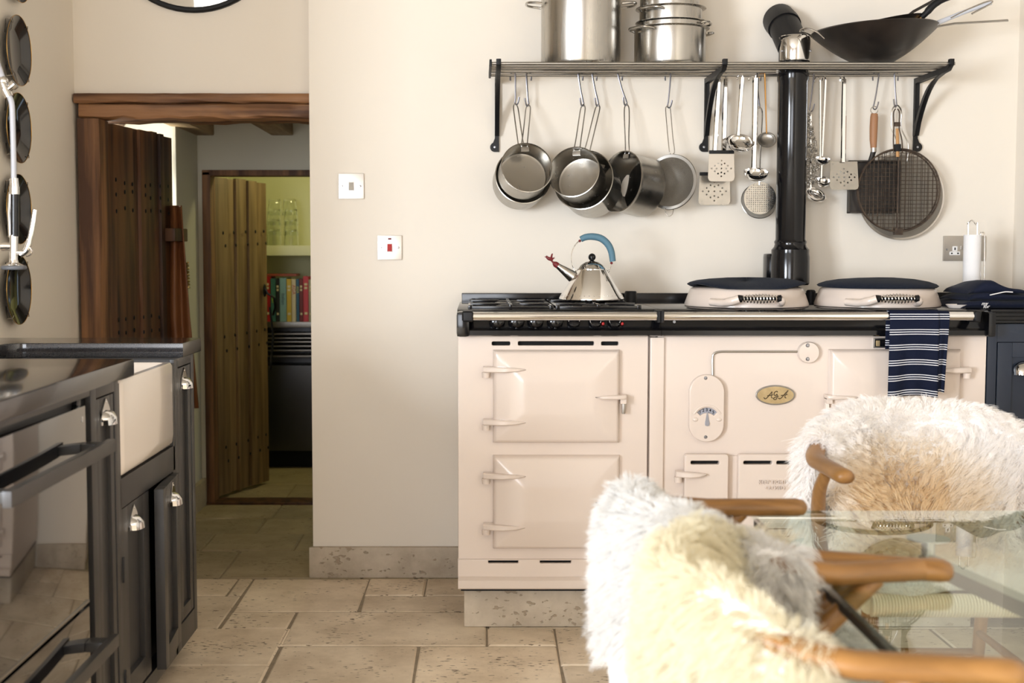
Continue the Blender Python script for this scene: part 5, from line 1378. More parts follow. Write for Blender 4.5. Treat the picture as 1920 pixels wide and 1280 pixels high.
# ------------------------------------------------------------------ striped tea towel over the rail
def tea_towel(px0, px1, pybot, yoff, label, seed, back_len, skew):
    a, b = at(px0, 592, YR), at(px1, 592, YR)
    zbot = at(px0, pybot, YR).z
    rows, uvs = [], {}
    n = 26; rr = .0145 + yoff
    prof = []
    L = ZR - zbot
    for i in range(24): prof.append((YR - rr - .002, zbot + L * i / 24, L * (24 - i) / 24))
    for i in range(9):
        an = math.pi * i / 8; prof.append((YR - rr * math.cos(an), ZR + rr * math.sin(an), -rr * an))
    for i in range(1, 8): prof.append((YR + rr + .001, ZR - back_len * i / 7, -rr * math.pi - back_len * i / 7))
    rnd = random.Random(seed); p1, p2 = rnd.uniform(0, 6), rnd.uniform(0, 6)
    bm = bmesh.new(); uvl = bm.loops.layers.uv.new('UVMap'); vv = []
    for (yy, zz, v) in prof:
        fall = max(0, min(1, (ZR - zz) / L)) if yy < YR else 0
        r_ = []
        for j in range(n + 1):
            k = j / n; x = a.x + (b.x - a.x) * k + skew * fall
            yo = -fall * (.006 * math.sin(k * 7 + p1) + .004 * math.sin(k * 15 + p2 + fall)) - fall * .003
            r_.append((bm.verts.new((x, yy + yo, zz + fall * .004 * math.sin(k * 5 + p2))), ((b.x - a.x) * k, v + .012)))
        vv.append(r_)
    for A_, B2 in zip(vv[:-1], vv[1:]):
        for j in range(n):
            q4 = (A_[j], A_[j + 1], B2[j + 1], B2[j]); f = bm.faces.new([q[0] for q in q4])
            for l, q in zip(f.loops, q4): l[uvl].uv = q[1]
    me = bpy.data.meshes.new('tea_towel'); bm.to_mesh(me); bm.free(); smooth_mesh(me, 80)
    o = link('tea_towel', me, 'tea_towel_cloth')
    sol = o.modifiers.new('thickness', 'SOLIDIFY'); sol.thickness = .0022; sol.offset = 1
    return o
tw = thing('tea_towel', 'navy tea towel with triple white stripes over the cooker rail', 'tea towel', (at(1715, 592, YR).x, YR, ZR))
for args, nm in (((1665, 1757, 742, .003, '', 1, .10, -.004), 'front_fold'), ((1738, 1777, 735, .0, '', 5, .08, -.012), 'under_fold')):
    o = tea_towel(*args); o.name = nm; o.data.name = nm; o.parent = tw; o.matrix_parent_inverse = Matrix.Translation(tw.location).inverted()

# ------------------------------------------------------------------ right-hand cabinet and what stands on it
xc0 = X2 + .004
cb = thing('base_cabinet', 'navy cabinet to the side of the range with a cup handle', 'cabinet', ((xc0 + XR) / 2, 4.2, 0))
part('carcass', MB().box(xc0, XR - .003, YF + .015, YW - .005, .08, .93), 'navy', cb, smooth=False)
fr_ = MB(); zt2 = at(1860, 607, YF).z
fr_.box(xc0, at(1869, 650, YF).x, YF, YF + .016, .08, zt2, .002); fr_.box(at(1869, 650, YF).x, XR - .003, YF, YF + .016, at(1869, 641, YF).z, zt2, .002); fr_.box(at(1869, 650, YF).x, XR - .003, YF, YF + .016, .08, .15, .002); fr_.box(XR - .04, XR - .003, YF, YF + .016, .15, at(1869, 641, YF).z, .002)
part('face_frame', fr_, 'navy', cb)
x0_ = at(1870, 650, YF).x + .002; z1_ = at(1869, 641, YF).z - .002
dm = MB(); st = .045
dm.box(x0_, x0_ + st, YF + .001, YF + .016, .152, z1_, .002); dm.box(XR - .042 - st, XR - .042, YF + .001, YF + .016, .152, z1_, .002); dm.box(x0_ + st, XR - .042 - st, YF + .001, YF + .016, z1_ - st, z1_, .002); dm.box(x0_ + st, XR - .042 - st, YF + .001, YF + .016, .152, .152 + st, .002); dm.box(x0_ + st, XR - .042 - st, YF + .009, YF + .016, .19, z1_ - .04)
dd = part('door', dm, 'navy', cb)
q = at(1922, 690, YF)
me = MB(); hh = MB()
rows = []
for i in range(11):
    a_ = math.pi * i / 10; xx = -math.cos(a_) * .036; dep = .026 * math.sin(a_) ** .7 + .002
    rows.append([(q.x + xx, YF, q.z + .024 * math.sin(a_) - .002), (q.x + xx, YF - dep * .6, q.z + .020 * math.sin(a_) - .006), (q.x + xx * .97, YF - dep, q.z + .004 * math.sin(a_) - .012), (q.x + xx * .97, YF - dep, q.z - .02)])
part('cup_handle', MB().grid(rows), 'chrome', dd)
wt3 = thing('worktop', 'black slatted worktop end to the side of the range', 'worktop', ((xc0 + XR) / 2, 4.2, .93))
zz1 = at(1880, 581, YF - .01).z
part('slab', MB().box(xc0, XR - .003, YF + .02, YW - .002, .931, zz1, .002), 'enamel_black', wt3)
for i, (p0_, p1_) in enumerate(((580, 584), (587, 591), (594, 598), (601, 605))):
    part('slat', MB().box(xc0 + .002 + .004 * i, XR - .003, YF - .012, YF + .021, at(1880, p1_, YF - .01).z, at(1880, p0_, YF - .01).z, .0015), 'enamel_black', wt3)
part('splashback', MB().box(xc0 + .02, XR - .003, YW - .02, YW - .002, zz1 - .001, at(1900, 548, YW - .02).z, .002), 'enamel_black', wt3)
# folded cloths
def folded(px0, px1, py0, py1, Y, dep, seed, label, group, wedge=0):
    a, b = at(px0, py1, Y), at(px1, py0, Y); rnd = random.Random(seed); mb = MB()
    nx, ny = 22, 12; x0_, x1_, z0_, z1_ = a.x, min(b.x, XR - .006), a.z, b.z
    ph = [rnd.uniform(0, 6.3) for _ in range(5)]
    rings = []
    for i in range(nx + 1):
        k = i / nx; x = x0_ + (x1_ - x0_) * k; e = math.sqrt(max(0, 1 - abs(2 * k - 1) ** 6)); th = (z1_ - z0_) * (e * .9 + .1) * (1 + wedge * (math.exp(-((k - .38) / .25) ** 2) - .5))
        ring = []
        for j in range(ny):
            an = 2 * math.pi * j / ny; cy = math.copysign(abs(math.cos(an)) ** .35, math.cos(an)); cz = math.copysign(abs(math.sin(an)) ** .5, math.sin(an))
            wob = .0035 * math.sin(5 * k + ph[0] + 2 * an) + .002 * math.sin(11 * k + ph[1] - an)
            ring.append((x, Y + dep / 2 - cy * dep / 2 * (.98 + wob * 3), max(z0_ + .0005, z0_ + th * (.5 + .5 * cz) + (wob if cz > 0 else 0))))
        rings.append(ring)
    mb.rings(rings)
    o = part('folded_cloth', mb, 'navy_cloth', angle=70); tag(o, label, 'cloth', group)
    return o
zz_ = zz1
def top_py(z, Y): 
    return None
gq = 'folded navy kitchen cloths stacked beside the range'
f1 = folded(1803, 1990, 562.5, 579, 3.95, .30, 1, 'lowest folded navy cloth with white stitched letters', gq)
f2_ = folded(1818, 1990, 550, 563.5, 3.96, .26, 2, 'middle folded navy cloth of the stack beside the range', gq)
f3 = folded(1816, 1930, 535, 551, 3.97, .22, 5, 'topmost rumpled navy cloth with a white edge', gq, .9)
wl_ = MB(); wl_.tube(catmull([at(1856, 553, 3.955), at(1872, 549.5, 3.955), at(1885, 547, 3.955), at(1899, 547.5, 3.955)], 4), .0017, 6)
part('white_edge', wl_, 'white_plastic', f3)
for txt, px, py in (('my', 1846, 569), ('for', 1849, 574.5)):
    me = text_mesh(txt, .016, .0006, .3); place(me, at(px, py, 3.942)); link('stitched_lettering', me, 'white_plastic', f1)
# paper towel holder
Yq = 4.38; q0 = at(1820.5, 560, Yq)
ph_ = thing('paper_towel_holder', 'wire paper towel holder with a slim white roll', 'paper towel', (q0.x, Yq, zz1))
part('paper_roll', MB().lathe([(.010, 0), (.0288, 0), (.0288, at(1820, 440, Yq).z - zz1 - .012), (.010, at(1820, 440, Yq).z - zz1 - .012)], (q0.x, Yq, zz1 + .012), n=36), 'paper', ph_)
w = MB(); zt3 = at(1820, 440, Yq).z
w.tube(catmull([(q0.x - .0155, Yq, zz1 + .01), (q0.x - .0155, Yq, zt3 + .02), at(1815, 421, Yq), at(1822.5, 413, Yq), at(1830, 421, Yq), (q0.x + .0155, Yq, zt3 + .02), (q0.x + .0155, Yq, zz1 + .01)], 5), .0024, 8)
w.tube(catmull([at(1838.5, 550, Yq), at(1838.5, 500, Yq), at(1838.5, 442, Yq), at(1842, 436, Yq), at(1846, 442, Yq), at(1845.5, 500, Yq), at(1845, 550, Yq)], 5), .0022, 8)
w.tube(arc3((q0.x + .01, Yq, zz1 + .004), (1, 0, 0), (0, 1, 0), .055, 0, 350, 32), .003, 6, closed=True)
part('wire_frame', w, 'chrome', ph_)
# spoon rest lying by the lid
sr = at(1780, 573, 4.0)
t = thing('spoon_rest', 'small white spoon rest beside the hotplate lid', 'spoon rest', (1.47, 3.99, 1.0))
part('dish', MB().lathe([(0, .002), (.024, .003), (.034, .010), (.036, .011), (.026, .0), (0, 0)], (1.495, 3.985, 1.001), n=28), 'porcelain', t)
part('handle', MB().tube([(1.525, 3.985, 1.007), (1.56, 3.98, 1.006), (1.59, 3.975, 1.005)], [.007, .006, .005], 10, flat=(1, .5)), 'porcelain', t)

# ================================================================== HALL AND PANTRY THINGS
# leather apron hanging from the door's free edge
rows = []
ap = [(385, 327, 341), (430, 328, 343), (470, 327, 346), (520, 326, 350), (580, 326, 355), (640, 326, 360), (700, 330, 366), (765, 352, 372)]
ap = [(385, 327, 341), (430, 328, 344), (480, 326, 348), (540, 325, 352.5), (600, 325, 357), (660, 330, 362.5), (715, 340, 367.5), (765, 356, 372)]
for (py, l_, r_) in ap:
    row_ = []
    for j in range(13):
        k = j / 12; row_.append(at(l_ - 8 + (r_ - l_ + 8) * k, py, 5.42 + .022 * math.sin(k * 9 + py * .004) + .02 * k))
    rows.append(row_)
apn = part('leather_apron', MB().grid(rows), 'leather', angle=80); tag(apn, 'tan leather apron hanging from the edge of the dark plank door', 'apron')
sl = apn.modifiers.new('thickness', 'SOLIDIFY'); sl.thickness = .003
cc = at(351, 515, 5.46)
pts_ = []
for i in range(61):
    k = i / 60; a_ = k * 2 * math.pi * 8; pts_.append(at(348.5 + 3.2 * k, 492 + 47 * k, 5.44) + Vector((.009 * math.cos(a_), .009 * math.sin(a_), 0)))
cz = part('coiled_cord', MB().tube(pts_, .0042, 6), 'brass_coil'); tag(cz, 'short twisted cord hanging behind the leather apron', 'cord')

# pantry shelf, glasses, books and steel unit
zs_ = at(540, 460, 6.93).z; zs0 = at(540, 479, 6.93).z
tag(part('pantry_shelf', MB().box(-1.395, .09, 6.93, YP - .001, zs0, zs_, .004), 'white_paint'), 'thick pale shelf carrying the drinking glasses', 'shelf')
def tumbler():
    t = thing('tumbler', '', 'glass', group='upturned tumblers stacked on the pantry shelf')
    h = .088
    mb = MB(); mb.lathe([(.040, 0), (.0385, .03), (.033, h - .006), (.030, h), (0, h), (0, h - .010), (.029, h - .012), (.0355, .03), (.0372, 0), (.040, 0)], (0, 0, 0), (0, 0, 1), 28)
    part('glass_wall', mb, 'tumbler_glass', t, world=False)
    return t
tm0 = tumbler(); first = True
stacks = ((513, 4, 'fuller stack next to the plank door'), (545, 4, 'slimmer stack further from the door'))
for px, n_, nm in stacks:
    bx = at(px, 440, 7.0).x
    for k in range(n_):
        o = tm0 if first else copy_tree(tm0); first = False
        o.location = (bx + (.006 if k == n_ - 1 else 0) * (1 if px < 530 else -1), 7.02, zs_ + .0005 + k * .0545)
        o['label'] = '%s upturned tumbler of the %s' % (('lowest', 'second', 'third', 'topmost')[k], nm)
ZBK = at(540, 603, 6.9).z
pu = thing('steel_cabinet', 'dark stainless steel cabinet with tray slots below the books', 'cabinet', (-.8, 7.05, .0))
part('top_plate', MB().box(-1.395, .09, 6.88, YP - .002, ZBK - .03, ZBK, .003), 'steel_dull', pu)
zz0 = at(540, 685, 6.9).z
part('lower_panel', MB().box(-1.395, .09, 6.90, YP - .002, .10, zz0, .003), 'dark_steel', pu)
part('back_panel', MB().box(-1.395, .09, 7.10, YP - .002, zz0, ZBK - .03), 'dark_steel', pu, smooth=False)
part('foot_shade', MB().box(-1.395, .09, 6.97, YP - .002, 0, .10), 'shade_black', pu, smooth=False)  # black block filling the gap below, in place of its shade
for py in (626, 634, 641, 649, 657, 668):
    z_ = at(540, py, 6.9).z; part('tray_runner', MB().box(-1.395, .09, 6.895, 7.09, z_ - .003, z_ + .004, .001), 'steel_dull', pu)
books = ((495, 507, 518, (.40, .010, .018), 'red', None), (507.5, 517, 522, (.045, .16, .17), 'teal', ('fish', (.45, .65, .05))), (517.5, 524, 523, (.012, .014, .015), 'black', None), (524.5, 537, 521, (.20, .36, .42), 'pale blue', ('Italian', (.05, .10, .16))),
         (537.5, 546.5, 523, (.55, .38, .03), 'mustard yellow', None), (547, 555, 523, (.60, .52, .40), 'white and orange', ('AGA', (.4, .03, .02))), (555.5, 561, 523, (.02, .10, .22), 'dark blue', ('AGA', (.6, .6, .1))), (561.5, 568, 523, (.16, .016, .016), 'maroon', None),
         (568.5, 578.5, 518, (.52, .045, .075), 'crimson', None), (579, 586, 524, (.40, .38, .30), 'grey', None), (586.5, 596, 521, (.10, .12, .20), 'blue grey', None))
for (p0_, p1_, pt, col, nm, tx) in books:
    a, b = at(p0_, 603, 6.9), at(p1_, pt, 6.9)
    mn = 'book_' + nm.replace(' ', '_'); mat(mn, col, .5); mat('book_pages', (.65, .58, .42), .9)
    t = thing('book', nm + ' cookbook in the pantry row' if nm not in ('grey',) else 'grey cookbook last in view in the pantry row', 'book', (a.x, 6.9, ZBK), group='cookbooks standing on the steel cabinet')
    cv = MB(); cv.box(a.x + .0004, b.x - .0004, 6.90, 6.904, ZBK + .0005, b.z, .001); cv.box(a.x + .0004, a.x + .003, 6.90, 7.08, ZBK + .0005, b.z); cv.box(b.x - .003, b.x - .0004, 6.90, 7.08, ZBK + .0005, b.z)
    part('cover', cv, mn, t, smooth=False)
    part('pages', MB().box(a.x + .003, b.x - .003, 6.904, 7.075, ZBK + .004, b.z - .004), 'book_pages', t, smooth=False)
    if tx:
        m2 = 'ink_' + tx[0]+nm.replace(' ', '_'); mat(m2, tx[1], .6)
        me = text_mesh(tx[0], min(.026, (b.x - a.x) * 1.0), .0003); me.transform(Matrix.Rotation(R(-90), 4, 'Z')); place(me, ((a.x + b.x) / 2, 6.8994, ZBK + (b.z - ZBK) * (.52 if tx[0] != 'AGA' else .75))); link('spine_title', me, m2, t)
    else:
        ll = MB(); 
        for zz in (.16, .72, .80): ll.box(a.x + (b.x - a.x) * .25, b.x - (b.x - a.x) * .25, 6.8993, 6.9001, ZBK + (b.z - ZBK) * zz, ZBK + (b.z - ZBK) * (zz + .05))
        part('spine_marks', ll, 'book_pages', t, smooth=False)
a, b = at(494, 520, 6.93), at(556, 513, 6.93)
mat('book_rust', (.26, .05, .025), .5)
mb = MB(); mb.box(a.x, b.x, 6.93, 7.08, -.006, .006, .001); me = mb.mesh('book', False); me.transform(Matrix.Translation((0, 0, at(507, 515.5, 6.93).z)) @ Matrix.Rotation(R(0), 4, 'Y'))
bk = link('book', me, 'book_rust'); tag(bk, 'thin rust red book lying flat on top of the row', 'book')
# ceiling lamp of the pantry
lt = bpy.data.lights.new('pantry_lamp_light', 'POINT'); lt.energy = 4.4; lt.color = (1.0, .90, .46); lt.shadow_soft_size = .05
lo = bpy.data.objects.new('pantry_lamp_light', lt); COL.objects.link(lo); lo.location = (-.60, 6.45, 1.82)
pl_ = thing('ceiling_lamp', 'bare lamp holder on the pantry ceiling', 'lamp', (-.60, 6.45, 1.95))
part('lamp_holder', MB().lathe([(.04, 0), (.04, -.01), (.018, -.02), (.018, -.06), (0, -.06)], (-.60, 6.45, 1.95), n=20), 'white_plastic', pl_)

# ================================================================== TABLE, CHAIRS, SHEEPSKINS
ZTB = .68
tl = onz(1409, 957, ZTB)
tb_ = thing('glass_table', 'clear glass dining table on a metal frame', 'table', (1.0, 1.6, 0))
tx0, tx1, ty0, ty1 = tl.x - .002, 1.50, .75, tl.y
me = shape2d('glass_top', rrect(tx1 - tx0, ty1 - ty0, .012, 4, (tx0 + tx1) / 2, (ty0 + ty1) / 2), thick=.011, bev=.0005)
me.transform(Matrix.Translation((0, 0, ZTB - .006))); link('glass_top', me, 'table_glass', tb_)
part('edge_rail', MB().box(tx0 + .003, tx0 + .013, ty0 + .02, ty1 - .015, ZTB - .028, ZTB - .0125, .002), 'matt_black', tb_)
for (px, py) in ((1741, 1008),):
    q = onz(px, py, ZTB - .0125)
    part('glass_pad', MB().lathe([(.0, 0), (.037, 0), (.037, -.003), (.012, -.005), (.012, -.030), (0, -.030)], (q.x, q.y, ZTB - .0125), n=32), 'steel_plate', tb_)
    b0 = Vector((q.x - .004, q.y, ZTB - .055)); b1 = onz(1990, 1168, ZTB - .055)
    dv = (b1 - b0).normalized(); sd = Vector((-dv.y, dv.x, 0))
    mb = MB(); mb.prism([b0 + sd * .014 + Vector((0, 0, .012)), b0 - sd * .014 + Vector((0, 0, .012)), b0 - sd * .014 - Vector((0, 0, .012)), b0 + sd * .014 - Vector((0, 0, .012))], b1 - b0)
    part('frame_arm', mb, 'steel_plate', tb_, smooth=False)
    part('leg', MB().cyl((b1.x, b1.y, 0), (b1.x, b1.y, ZTB - .045), .02, n=16), 'steel_plate', tb_)
q = Vector((1.38, .95, 0)); part('leg', MB().cyl((q.x, q.y, 0), (q.x, q.y, ZTB - .0125), .02, n=16), 'steel_plate', tb_)
q = Vector((.66, .95, 0)); part('leg', MB().cyl((q.x, q.y, 0), (q.x, q.y, ZTB - .0125), .02, n=16), 'steel_plate', tb_)

# ---- bentwood chair, front towards local +X
RB = dict(cx=-.03, rx=.215, ry=.25)
def rail_pt(phi):
    """phi 0 at the middle of the back, +-90 degrees where the arms begin"""
    z = .705 + .045 * max(0, math.cos(phi)) ** 1.2
    return Vector((RB['cx'] - RB['rx'] * math.cos(phi), RB['ry'] * math.sin(phi), z))
def make_chair(label):
    t = thing('wooden_armchair', label, 'chair', group='oak bentwood chairs around the glass table')
    pts, rr = [], []
    def arm(sgn):
        out = []
        for k in (1.0, .97, .90, .78, .6, .4, .2):
            out.append((Vector((RB['cx'] + .185 * k, sgn * (RB['ry'] - .016 * k), .705 - .004 * k)), .0200 if k < .95 else (.017 if k < .99 else .009)))
        return out
    seq = arm(-1)
    for i in range(0, 37):
        ph = -math.pi / 2 + math.pi * i / 36
        seq.append((rail_pt(ph), .0200 - .0035 * math.cos(ph)))
    seq += list(reversed(arm(1)))
    mb = MB(); mb.tube([s_[0] for s_ in seq], [s_[1] for s_ in seq], 16, flat=(.82, 1.12), up=(0, 0, 1))
    part('bow_rail', mb, 'oak_chair', t, world=False, angle=60, uv=lambda c: (math.atan2(c.y, -c.x) * .28 + c.x * .4, c.z + (c.x ** 2 + c.y ** 2) ** .5))
    luv = lambda c: (c.z, c.x + c.y)
    for s_ in (-1, 1):
        lp = catmull([(-.205, s_ * .175, 0), (-.20, s_ * .182, .2), (-.185, s_ * .195, .42), (-.135, s_ * .218, .53), (-.04, s_ * .243, .63), (.035, s_ * .2465, .694)], 6)
        r_ = [.0115 + .0055 * min(1, i / 12) - .004 * max(0, (i - 20) / 10) for i in range(len(lp))]
        part('back_leg', MB().tube(lp, r_, 14), 'oak_chair', t, world=False, uv=luv)
        part('front_leg', MB().tube([(.225, s_ * .190, 0), (.222, s_ * .195, .22), (.215, s_ * .198, .44)], [.0115, .0165, .0175], 14), 'oak_chair', t, world=False, uv=luv)
        part('side_stretcher', MB().tube([(-.195, s_ * .180, .27), (.02, s_ * .188, .265), (.22, s_ * .195, .26)], [.008, .0105, .008], 10), 'oak_chair', t, world=False, uv=lambda c: (c.x, c.z + c.y))
    part('front_stretcher', MB().tube([(.221, -.195, .20), (.221, 0, .20), (.221, .195, .20)], [.009, .0125, .009], 10, flat=(1.3, .8), up=(0, 0, 1)), 'oak_chair', t, world=False, uv=lambda c: (c.y, c.z))
    part('front_stretcher', MB().tube([(.223, -.195, .285), (.223, 0, .285), (.223, .195, .285)], [.008, .010, .008], 10), 'oak_chair', t, world=False, uv=lambda c: (c.y, c.z))
    part('back_stretcher', MB().tube([(-.2, -.183, .22), (-.2, 0, .22), (-.2, .183, .22)], .009, 10), 'oak_chair', t, world=False, uv=lambda c: (c.y, c.z))
    sp = MB(); 
    for s_ in (-1, 1): sp.prism([(-.238, s_ * .012, .58), (-.238, s_ * .002, .56), (-.246, s_ * .070, .735), (-.246, s_ * .092, .735)], (.009, 0, 0))
    sp.prism([(-.19, -.02, .44), (-.19, .02, .44), (-.238, .013, .59), (-.238, -.013, .59)], (.009, 0, 0))
    part('y_splat', sp, 'oak_chair', t, world=False, uv=luv)
    # woven cord seat: frame rolls and cords
    st = MB()
    A_ = [(.232, -.203, .452), (.232, .203, .452), (-.188, .175, .442), (-.188, -.175, .442)]
    for i in range(4): st.tube([A_[i], A_[(i + 1) % 4]], .020, 12)
    st.prism([(x_ * .97, y_ * .97, .445) for x_, y_, _z in A_], (0, 0, .012))
    part('cord_seat', st, 'cord_seat', t, world=False)
    cd = MB()
    for i in range(64):
        y_ = -.200 + .400 * i / 63
        cd.tube(arc3((.232, y_, .452), (1, 0, 0), (0, 0, 1), .0215, -150, 110, 8), .0034, 5)
    tag(part('seat_cords', cd, 'cord_seat', t, world=False), kind='stuff')
    return t
chairs = {}
def put_chair(key, label, loc, deg, src=None):
    t = make_chair(label) if src is None else copy_tree(src)
    t['label'] = label; t.location = (loc[0], loc[1], 0); t.rotation_euler = (0, 0, R(deg))
    chairs[key] = Matrix.Translation((loc[0], loc[1], 0)) @ Matrix.Rotation(R(deg), 4, 'Z')
    return t
c0 = put_chair('B', 'oak armchair under the white sheepskin at the table corner', (.503, 2.085), 11.5)
put_chair('C', 'nearest oak armchair under the cream yellow sheepskin', (.506, 1.662), -11, c0)
put_chair('A', 'oak armchair at the table end under the beige and white sheepskin', (1.011, 2.806), -91, c0)

# ---- sheepskins: a hide draped over back and seat, with a fleece of combed locks
def sheepskin(key, label, fur, seed, phir, out_z, puff, n_strands, length, radius, tone_fn, out_bare=None, fringe=0, seat=True, lift=0.0, outo=.050):
    rng = np.random.default_rng(seed); M = chairs[key]
    nv, per = 41, 5
    grid = []
    for iv in range(nv):
        v = -1 + 2 * iv / (nv - 1); ph = R(phir[0] + (phir[1] - phir[0]) * (v + 1) / 2)
        r = rail_pt(ph); n = Vector((-math.cos(ph) * RB['ry'], math.sin(ph) * RB['rx'], 0)).normalized()
        ragged = .02 * math.sin(v * 5.3 + seed) + .015 * math.sin(v * 11 + seed * 2)
        oz = out_z(v) + ragged
        top = r.z + .026 + puff + lift * math.exp(-(v / .6) ** 2) + .006 * math.sin(v * 7 + seed)
        qe = min(max((abs(v) - .72) / .28, 0), 1); qe = qe * qe * (3 - 2 * qe); n = n * (1 - .45 * qe); top -= .012 * qe
        pts = []
        if out_bare is not None: pts.append(r + n * (outo) + Vector((0, 0, oz - out_bare(v) - r.z)))
        pts += [r + n * outo + Vector((0, 0, oz - r.z)), r + n * (outo + puff * .3) + Vector((0, 0, (oz + top) / 2 - r.z)), r + n * (outo * .7 + puff * .3) + Vector((0, 0, top - .028 - r.z)),
                r + Vector((0, 0, top - r.z)), r - n * (.034 + puff * .2) + Vector((0, 0, top - .03 - r.z))]
        inner = r - n * .075; inner.z = .60
        pts.append(inner)
        jx = r - n * .11; jx.z = .500; jx.x = max(jx.x, -.15)
        pts.append(jx)
        if seat:
            pts.append(Vector((.02 + .02 * math.sin(v * 4),   .190 * v, .484)))
            pts.append(Vector((.17 + .02 * math.sin(v * 6 + seed), .195 * v, .482)))
            pts.append(Vector((.215 + .025 * math.sin(v * 5 + seed), .195 * v, .474)))
        grid.append(catmull(pts, per))
    S = np.array([[list(M @ p_) for p_ in row_] for row_ in grid])          # nv, nu, 3
    nu = S.shape[1]
    mb = MB(); mb.grid([[Vector(S[i, j]) for j in range(nu)] for i in range(nv)])
    hide = part('sheepskin', mb, 'hide', angle=180); tag(hide, label, 'sheepskin', 'sheepskins draped over the chairs')
    sol = hide.modifiers.new('thickness', 'SOLIDIFY'); sol.thickness = .004; sol.offset = 0
    # normals of the sheet
    du = np.gradient(S, axis=1); dv = np.gradient(S, axis=0)
    N = np.cross(dv, du); N /= np.linalg.norm(N, axis=2, keepdims=True) + 1e-9
    # make them point away from the rail on the outer flank
    j_out = per * (2 if out_bare is not None else 1)
    mid = nv // 2; ph0 = Vector((-1, 0, 0)); ow = np.array(M.to_3x3() @ ph0)
    if (N[mid, j_out] @ ow) < 0: N = -N
    ar = np.linalg.norm(np.cross(dv, du), axis=2)
    j0 = per if out_bare is not None else 0
    wgt = ar.copy(); 
    if j0:
        wgt[:, :j0] = 0
    # more hair at the rim of the hide
    p_ = (wgt / wgt.sum()).ravel()
    idx = rng.choice(p_.size, n_strands, p=p_)
    fi = idx // nu + rng.uniform(-.5, .5, n_strands)
    ed = rng.random(n_strands) < .10; fi = np.where(ed, np.where(rng.random(n_strands) < .5, rng.uniform(0, 1.2, n_strands), nv - 1 - rng.uniform(0, 1.2, n_strands)), fi)
    fi = np.clip(fi, 0, nv - 1.001); fj = np.clip(idx % nu + rng.uniform(-.5, .5, n_strands), j0, nu - 1.001)
    def samp(Aa, a, b):
        i0, j0_ = a.astype(int), b.astype(int); fa, fb = (a - i0)[:, None], (b - j0_)[:, None]
        return Aa[i0, j0_] * (1 - fa) * (1 - fb) + Aa[i0 + 1, j0_] * fa * (1 - fb) + Aa[i0, j0_ + 1] * (1 - fa) * fb + Aa[i0 + 1, j0_ + 1] * fa * fb
    root = samp(S, fi, fj); nor = samp(N, fi, fj); nor /= np.linalg.norm(nor, axis=1, keepdims=True) + 1e-9
    tu = samp(du, fi, fj); tu /= np.linalg.norm(tu, axis=1, keepdims=True) + 1e-9
    tv = samp(dv, fi, fj); tv /= np.linalg.norm(tv, axis=1, keepdims=True) + 1e-9
    vv = fi / (nv - 1) * 2 - 1; uu = fj / (nu - 1)
    # combing: locks follow a slow flow field, lean down with gravity and spread past the rim
    flow = .45 * np.sin(root @ np.array([9., 7., 11.]) + seed)[:, None] * tv + .35 * np.sin(root @ np.array([-8., 12., 6.]) + 2 * seed)[:, None] * tu
    edge_v = np.clip((np.abs(vv) - .82) / .18, 0, 1)[:, None] * np.sign(vv)[:, None] * tv
    edge_u = -np.clip((.06 + j0 / (nu - 1) - uu) / .06, 0, 1)[:, None] * tu + np.clip((uu - .95) / .05, 0, 1)[:, None] * tu
    g = np.array([0, 0, -1.])
    d0 = nor * np.where(ed, rng.uniform(-.8, .9, n_strands), .95)[:, None] + flow * .8 + edge_v * .7 + edge_u * .7 + rng.normal(0, .22, (n_strands, 3))
    d0 /= np.linalg.norm(d0, axis=1, keepdims=True)
    Ls = length * rng.uniform(.65, 1.15, n_strands)[:, None] * (1 + .35 * np.abs(edge_v).sum(1)[:, None] * .5)
    npt = 6; tt = np.linspace(0, 1, npt)
    # clumps
    nc = max(n_strands // 22, 60); gi = rng.choice(n_strands, nc, replace=False)
    near = np.empty(n_strands, int)
    for k in range(0, n_strands, 4000):
        dd_ = ((root[k:k + 4000, None, :] - root[gi][None, :, :]) ** 2).sum(2); near[k:k + 4000] = gi[dd_.argmin(1)]
    curl = rng.normal(0, 1, (n_strands, 3)) * .25
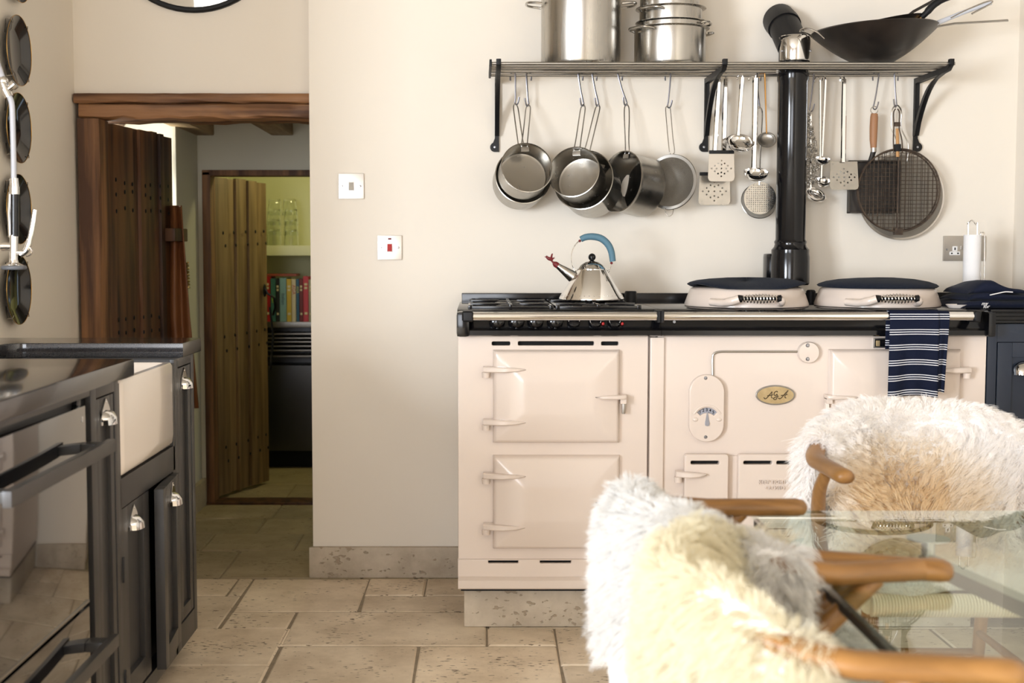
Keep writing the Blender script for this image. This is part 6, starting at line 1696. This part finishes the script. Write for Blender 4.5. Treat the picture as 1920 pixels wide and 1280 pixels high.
    def path(t, i): return root[i] + Ls[i] * (d0[i] * t + g * (.42 * t * t) + flow[i] * (.25 * t * t) + curl[i] * (t * t * .35))
    P = np.empty((n_strands, npt, 3)); al = np.arange(n_strands)
    for k, t in enumerate(tt):
        own = path(t, al); cl = path(t, near)
        P[:, k] = own + (cl - own) * (.55 * t ** 1.2)
    tone = np.array([tone_fn(a_, b_) for a_, b_ in zip(vv, uu)]) + rng.normal(0, .10, n_strands)
    hc = bpy.data.hair_curves.new('fleece'); hc.add_curves([npt] * n_strands)
    hc.points.foreach_set('position', P.astype(np.float32).ravel())
    ra = hc.attributes.get('radius') or hc.attributes.new('radius', 'FLOAT', 'POINT')
    rad = np.tile(radius * np.array([1.0, 1.0, .95, .85, .65, .25]), n_strands); ra.data.foreach_set('value', rad.astype(np.float32))
    ta = hc.attributes.new('tone', 'FLOAT', 'CURVE'); ta.data.foreach_set('value', np.clip(tone, 0, 1).astype(np.float32))
    o = bpy.data.objects.new('fleece', hc); COL.objects.link(o); hc.materials.append(MATS[fur]); o.parent = hide; tag(o, kind='stuff')
    return hide
SC.cycles.max_bounces = 14; SC.cycles.diffuse_bounces = 7; SC.cycles.transparent_max_bounces = 16; SC.cycles.transmission_bounces = 14
sheepskin('B', 'fluffy white sheepskin over the chair at the table corner', 'fur_white', 3, (-74, 36), lambda v: .555 + .02 * v, .000, 42000, .044, .00062, lambda v, u: .25 + .3 * math.sin(v * 4) ** 2, out_bare=lambda v: .10 + .06 * (v < .0), outo=.036)
sheepskin('C', 'cream yellow sheepskin over the nearest chair', 'fur_cream', 5, (-80, 72), lambda v: .50, .000, 46000, .042, .00060, lambda v, u: .45 + .4 * math.sin(v * 3 + u * 5), outo=.026)
sheepskin('A', 'white sheepskin with beige middle over the chair at the table end', 'fur_beige', 11, (-66, 82), lambda v: .50, .020, 56000, .044, .00058,
          lambda v, u: min(1, max(0, (u - .46) / .08)) * min(1, max(0, (.86 - u) / .10)) * min(1, max(0, (1.08 - abs(v + .05)) / .35)) * (1 if v < .35 else .6) , lift=.014, outo=.036)
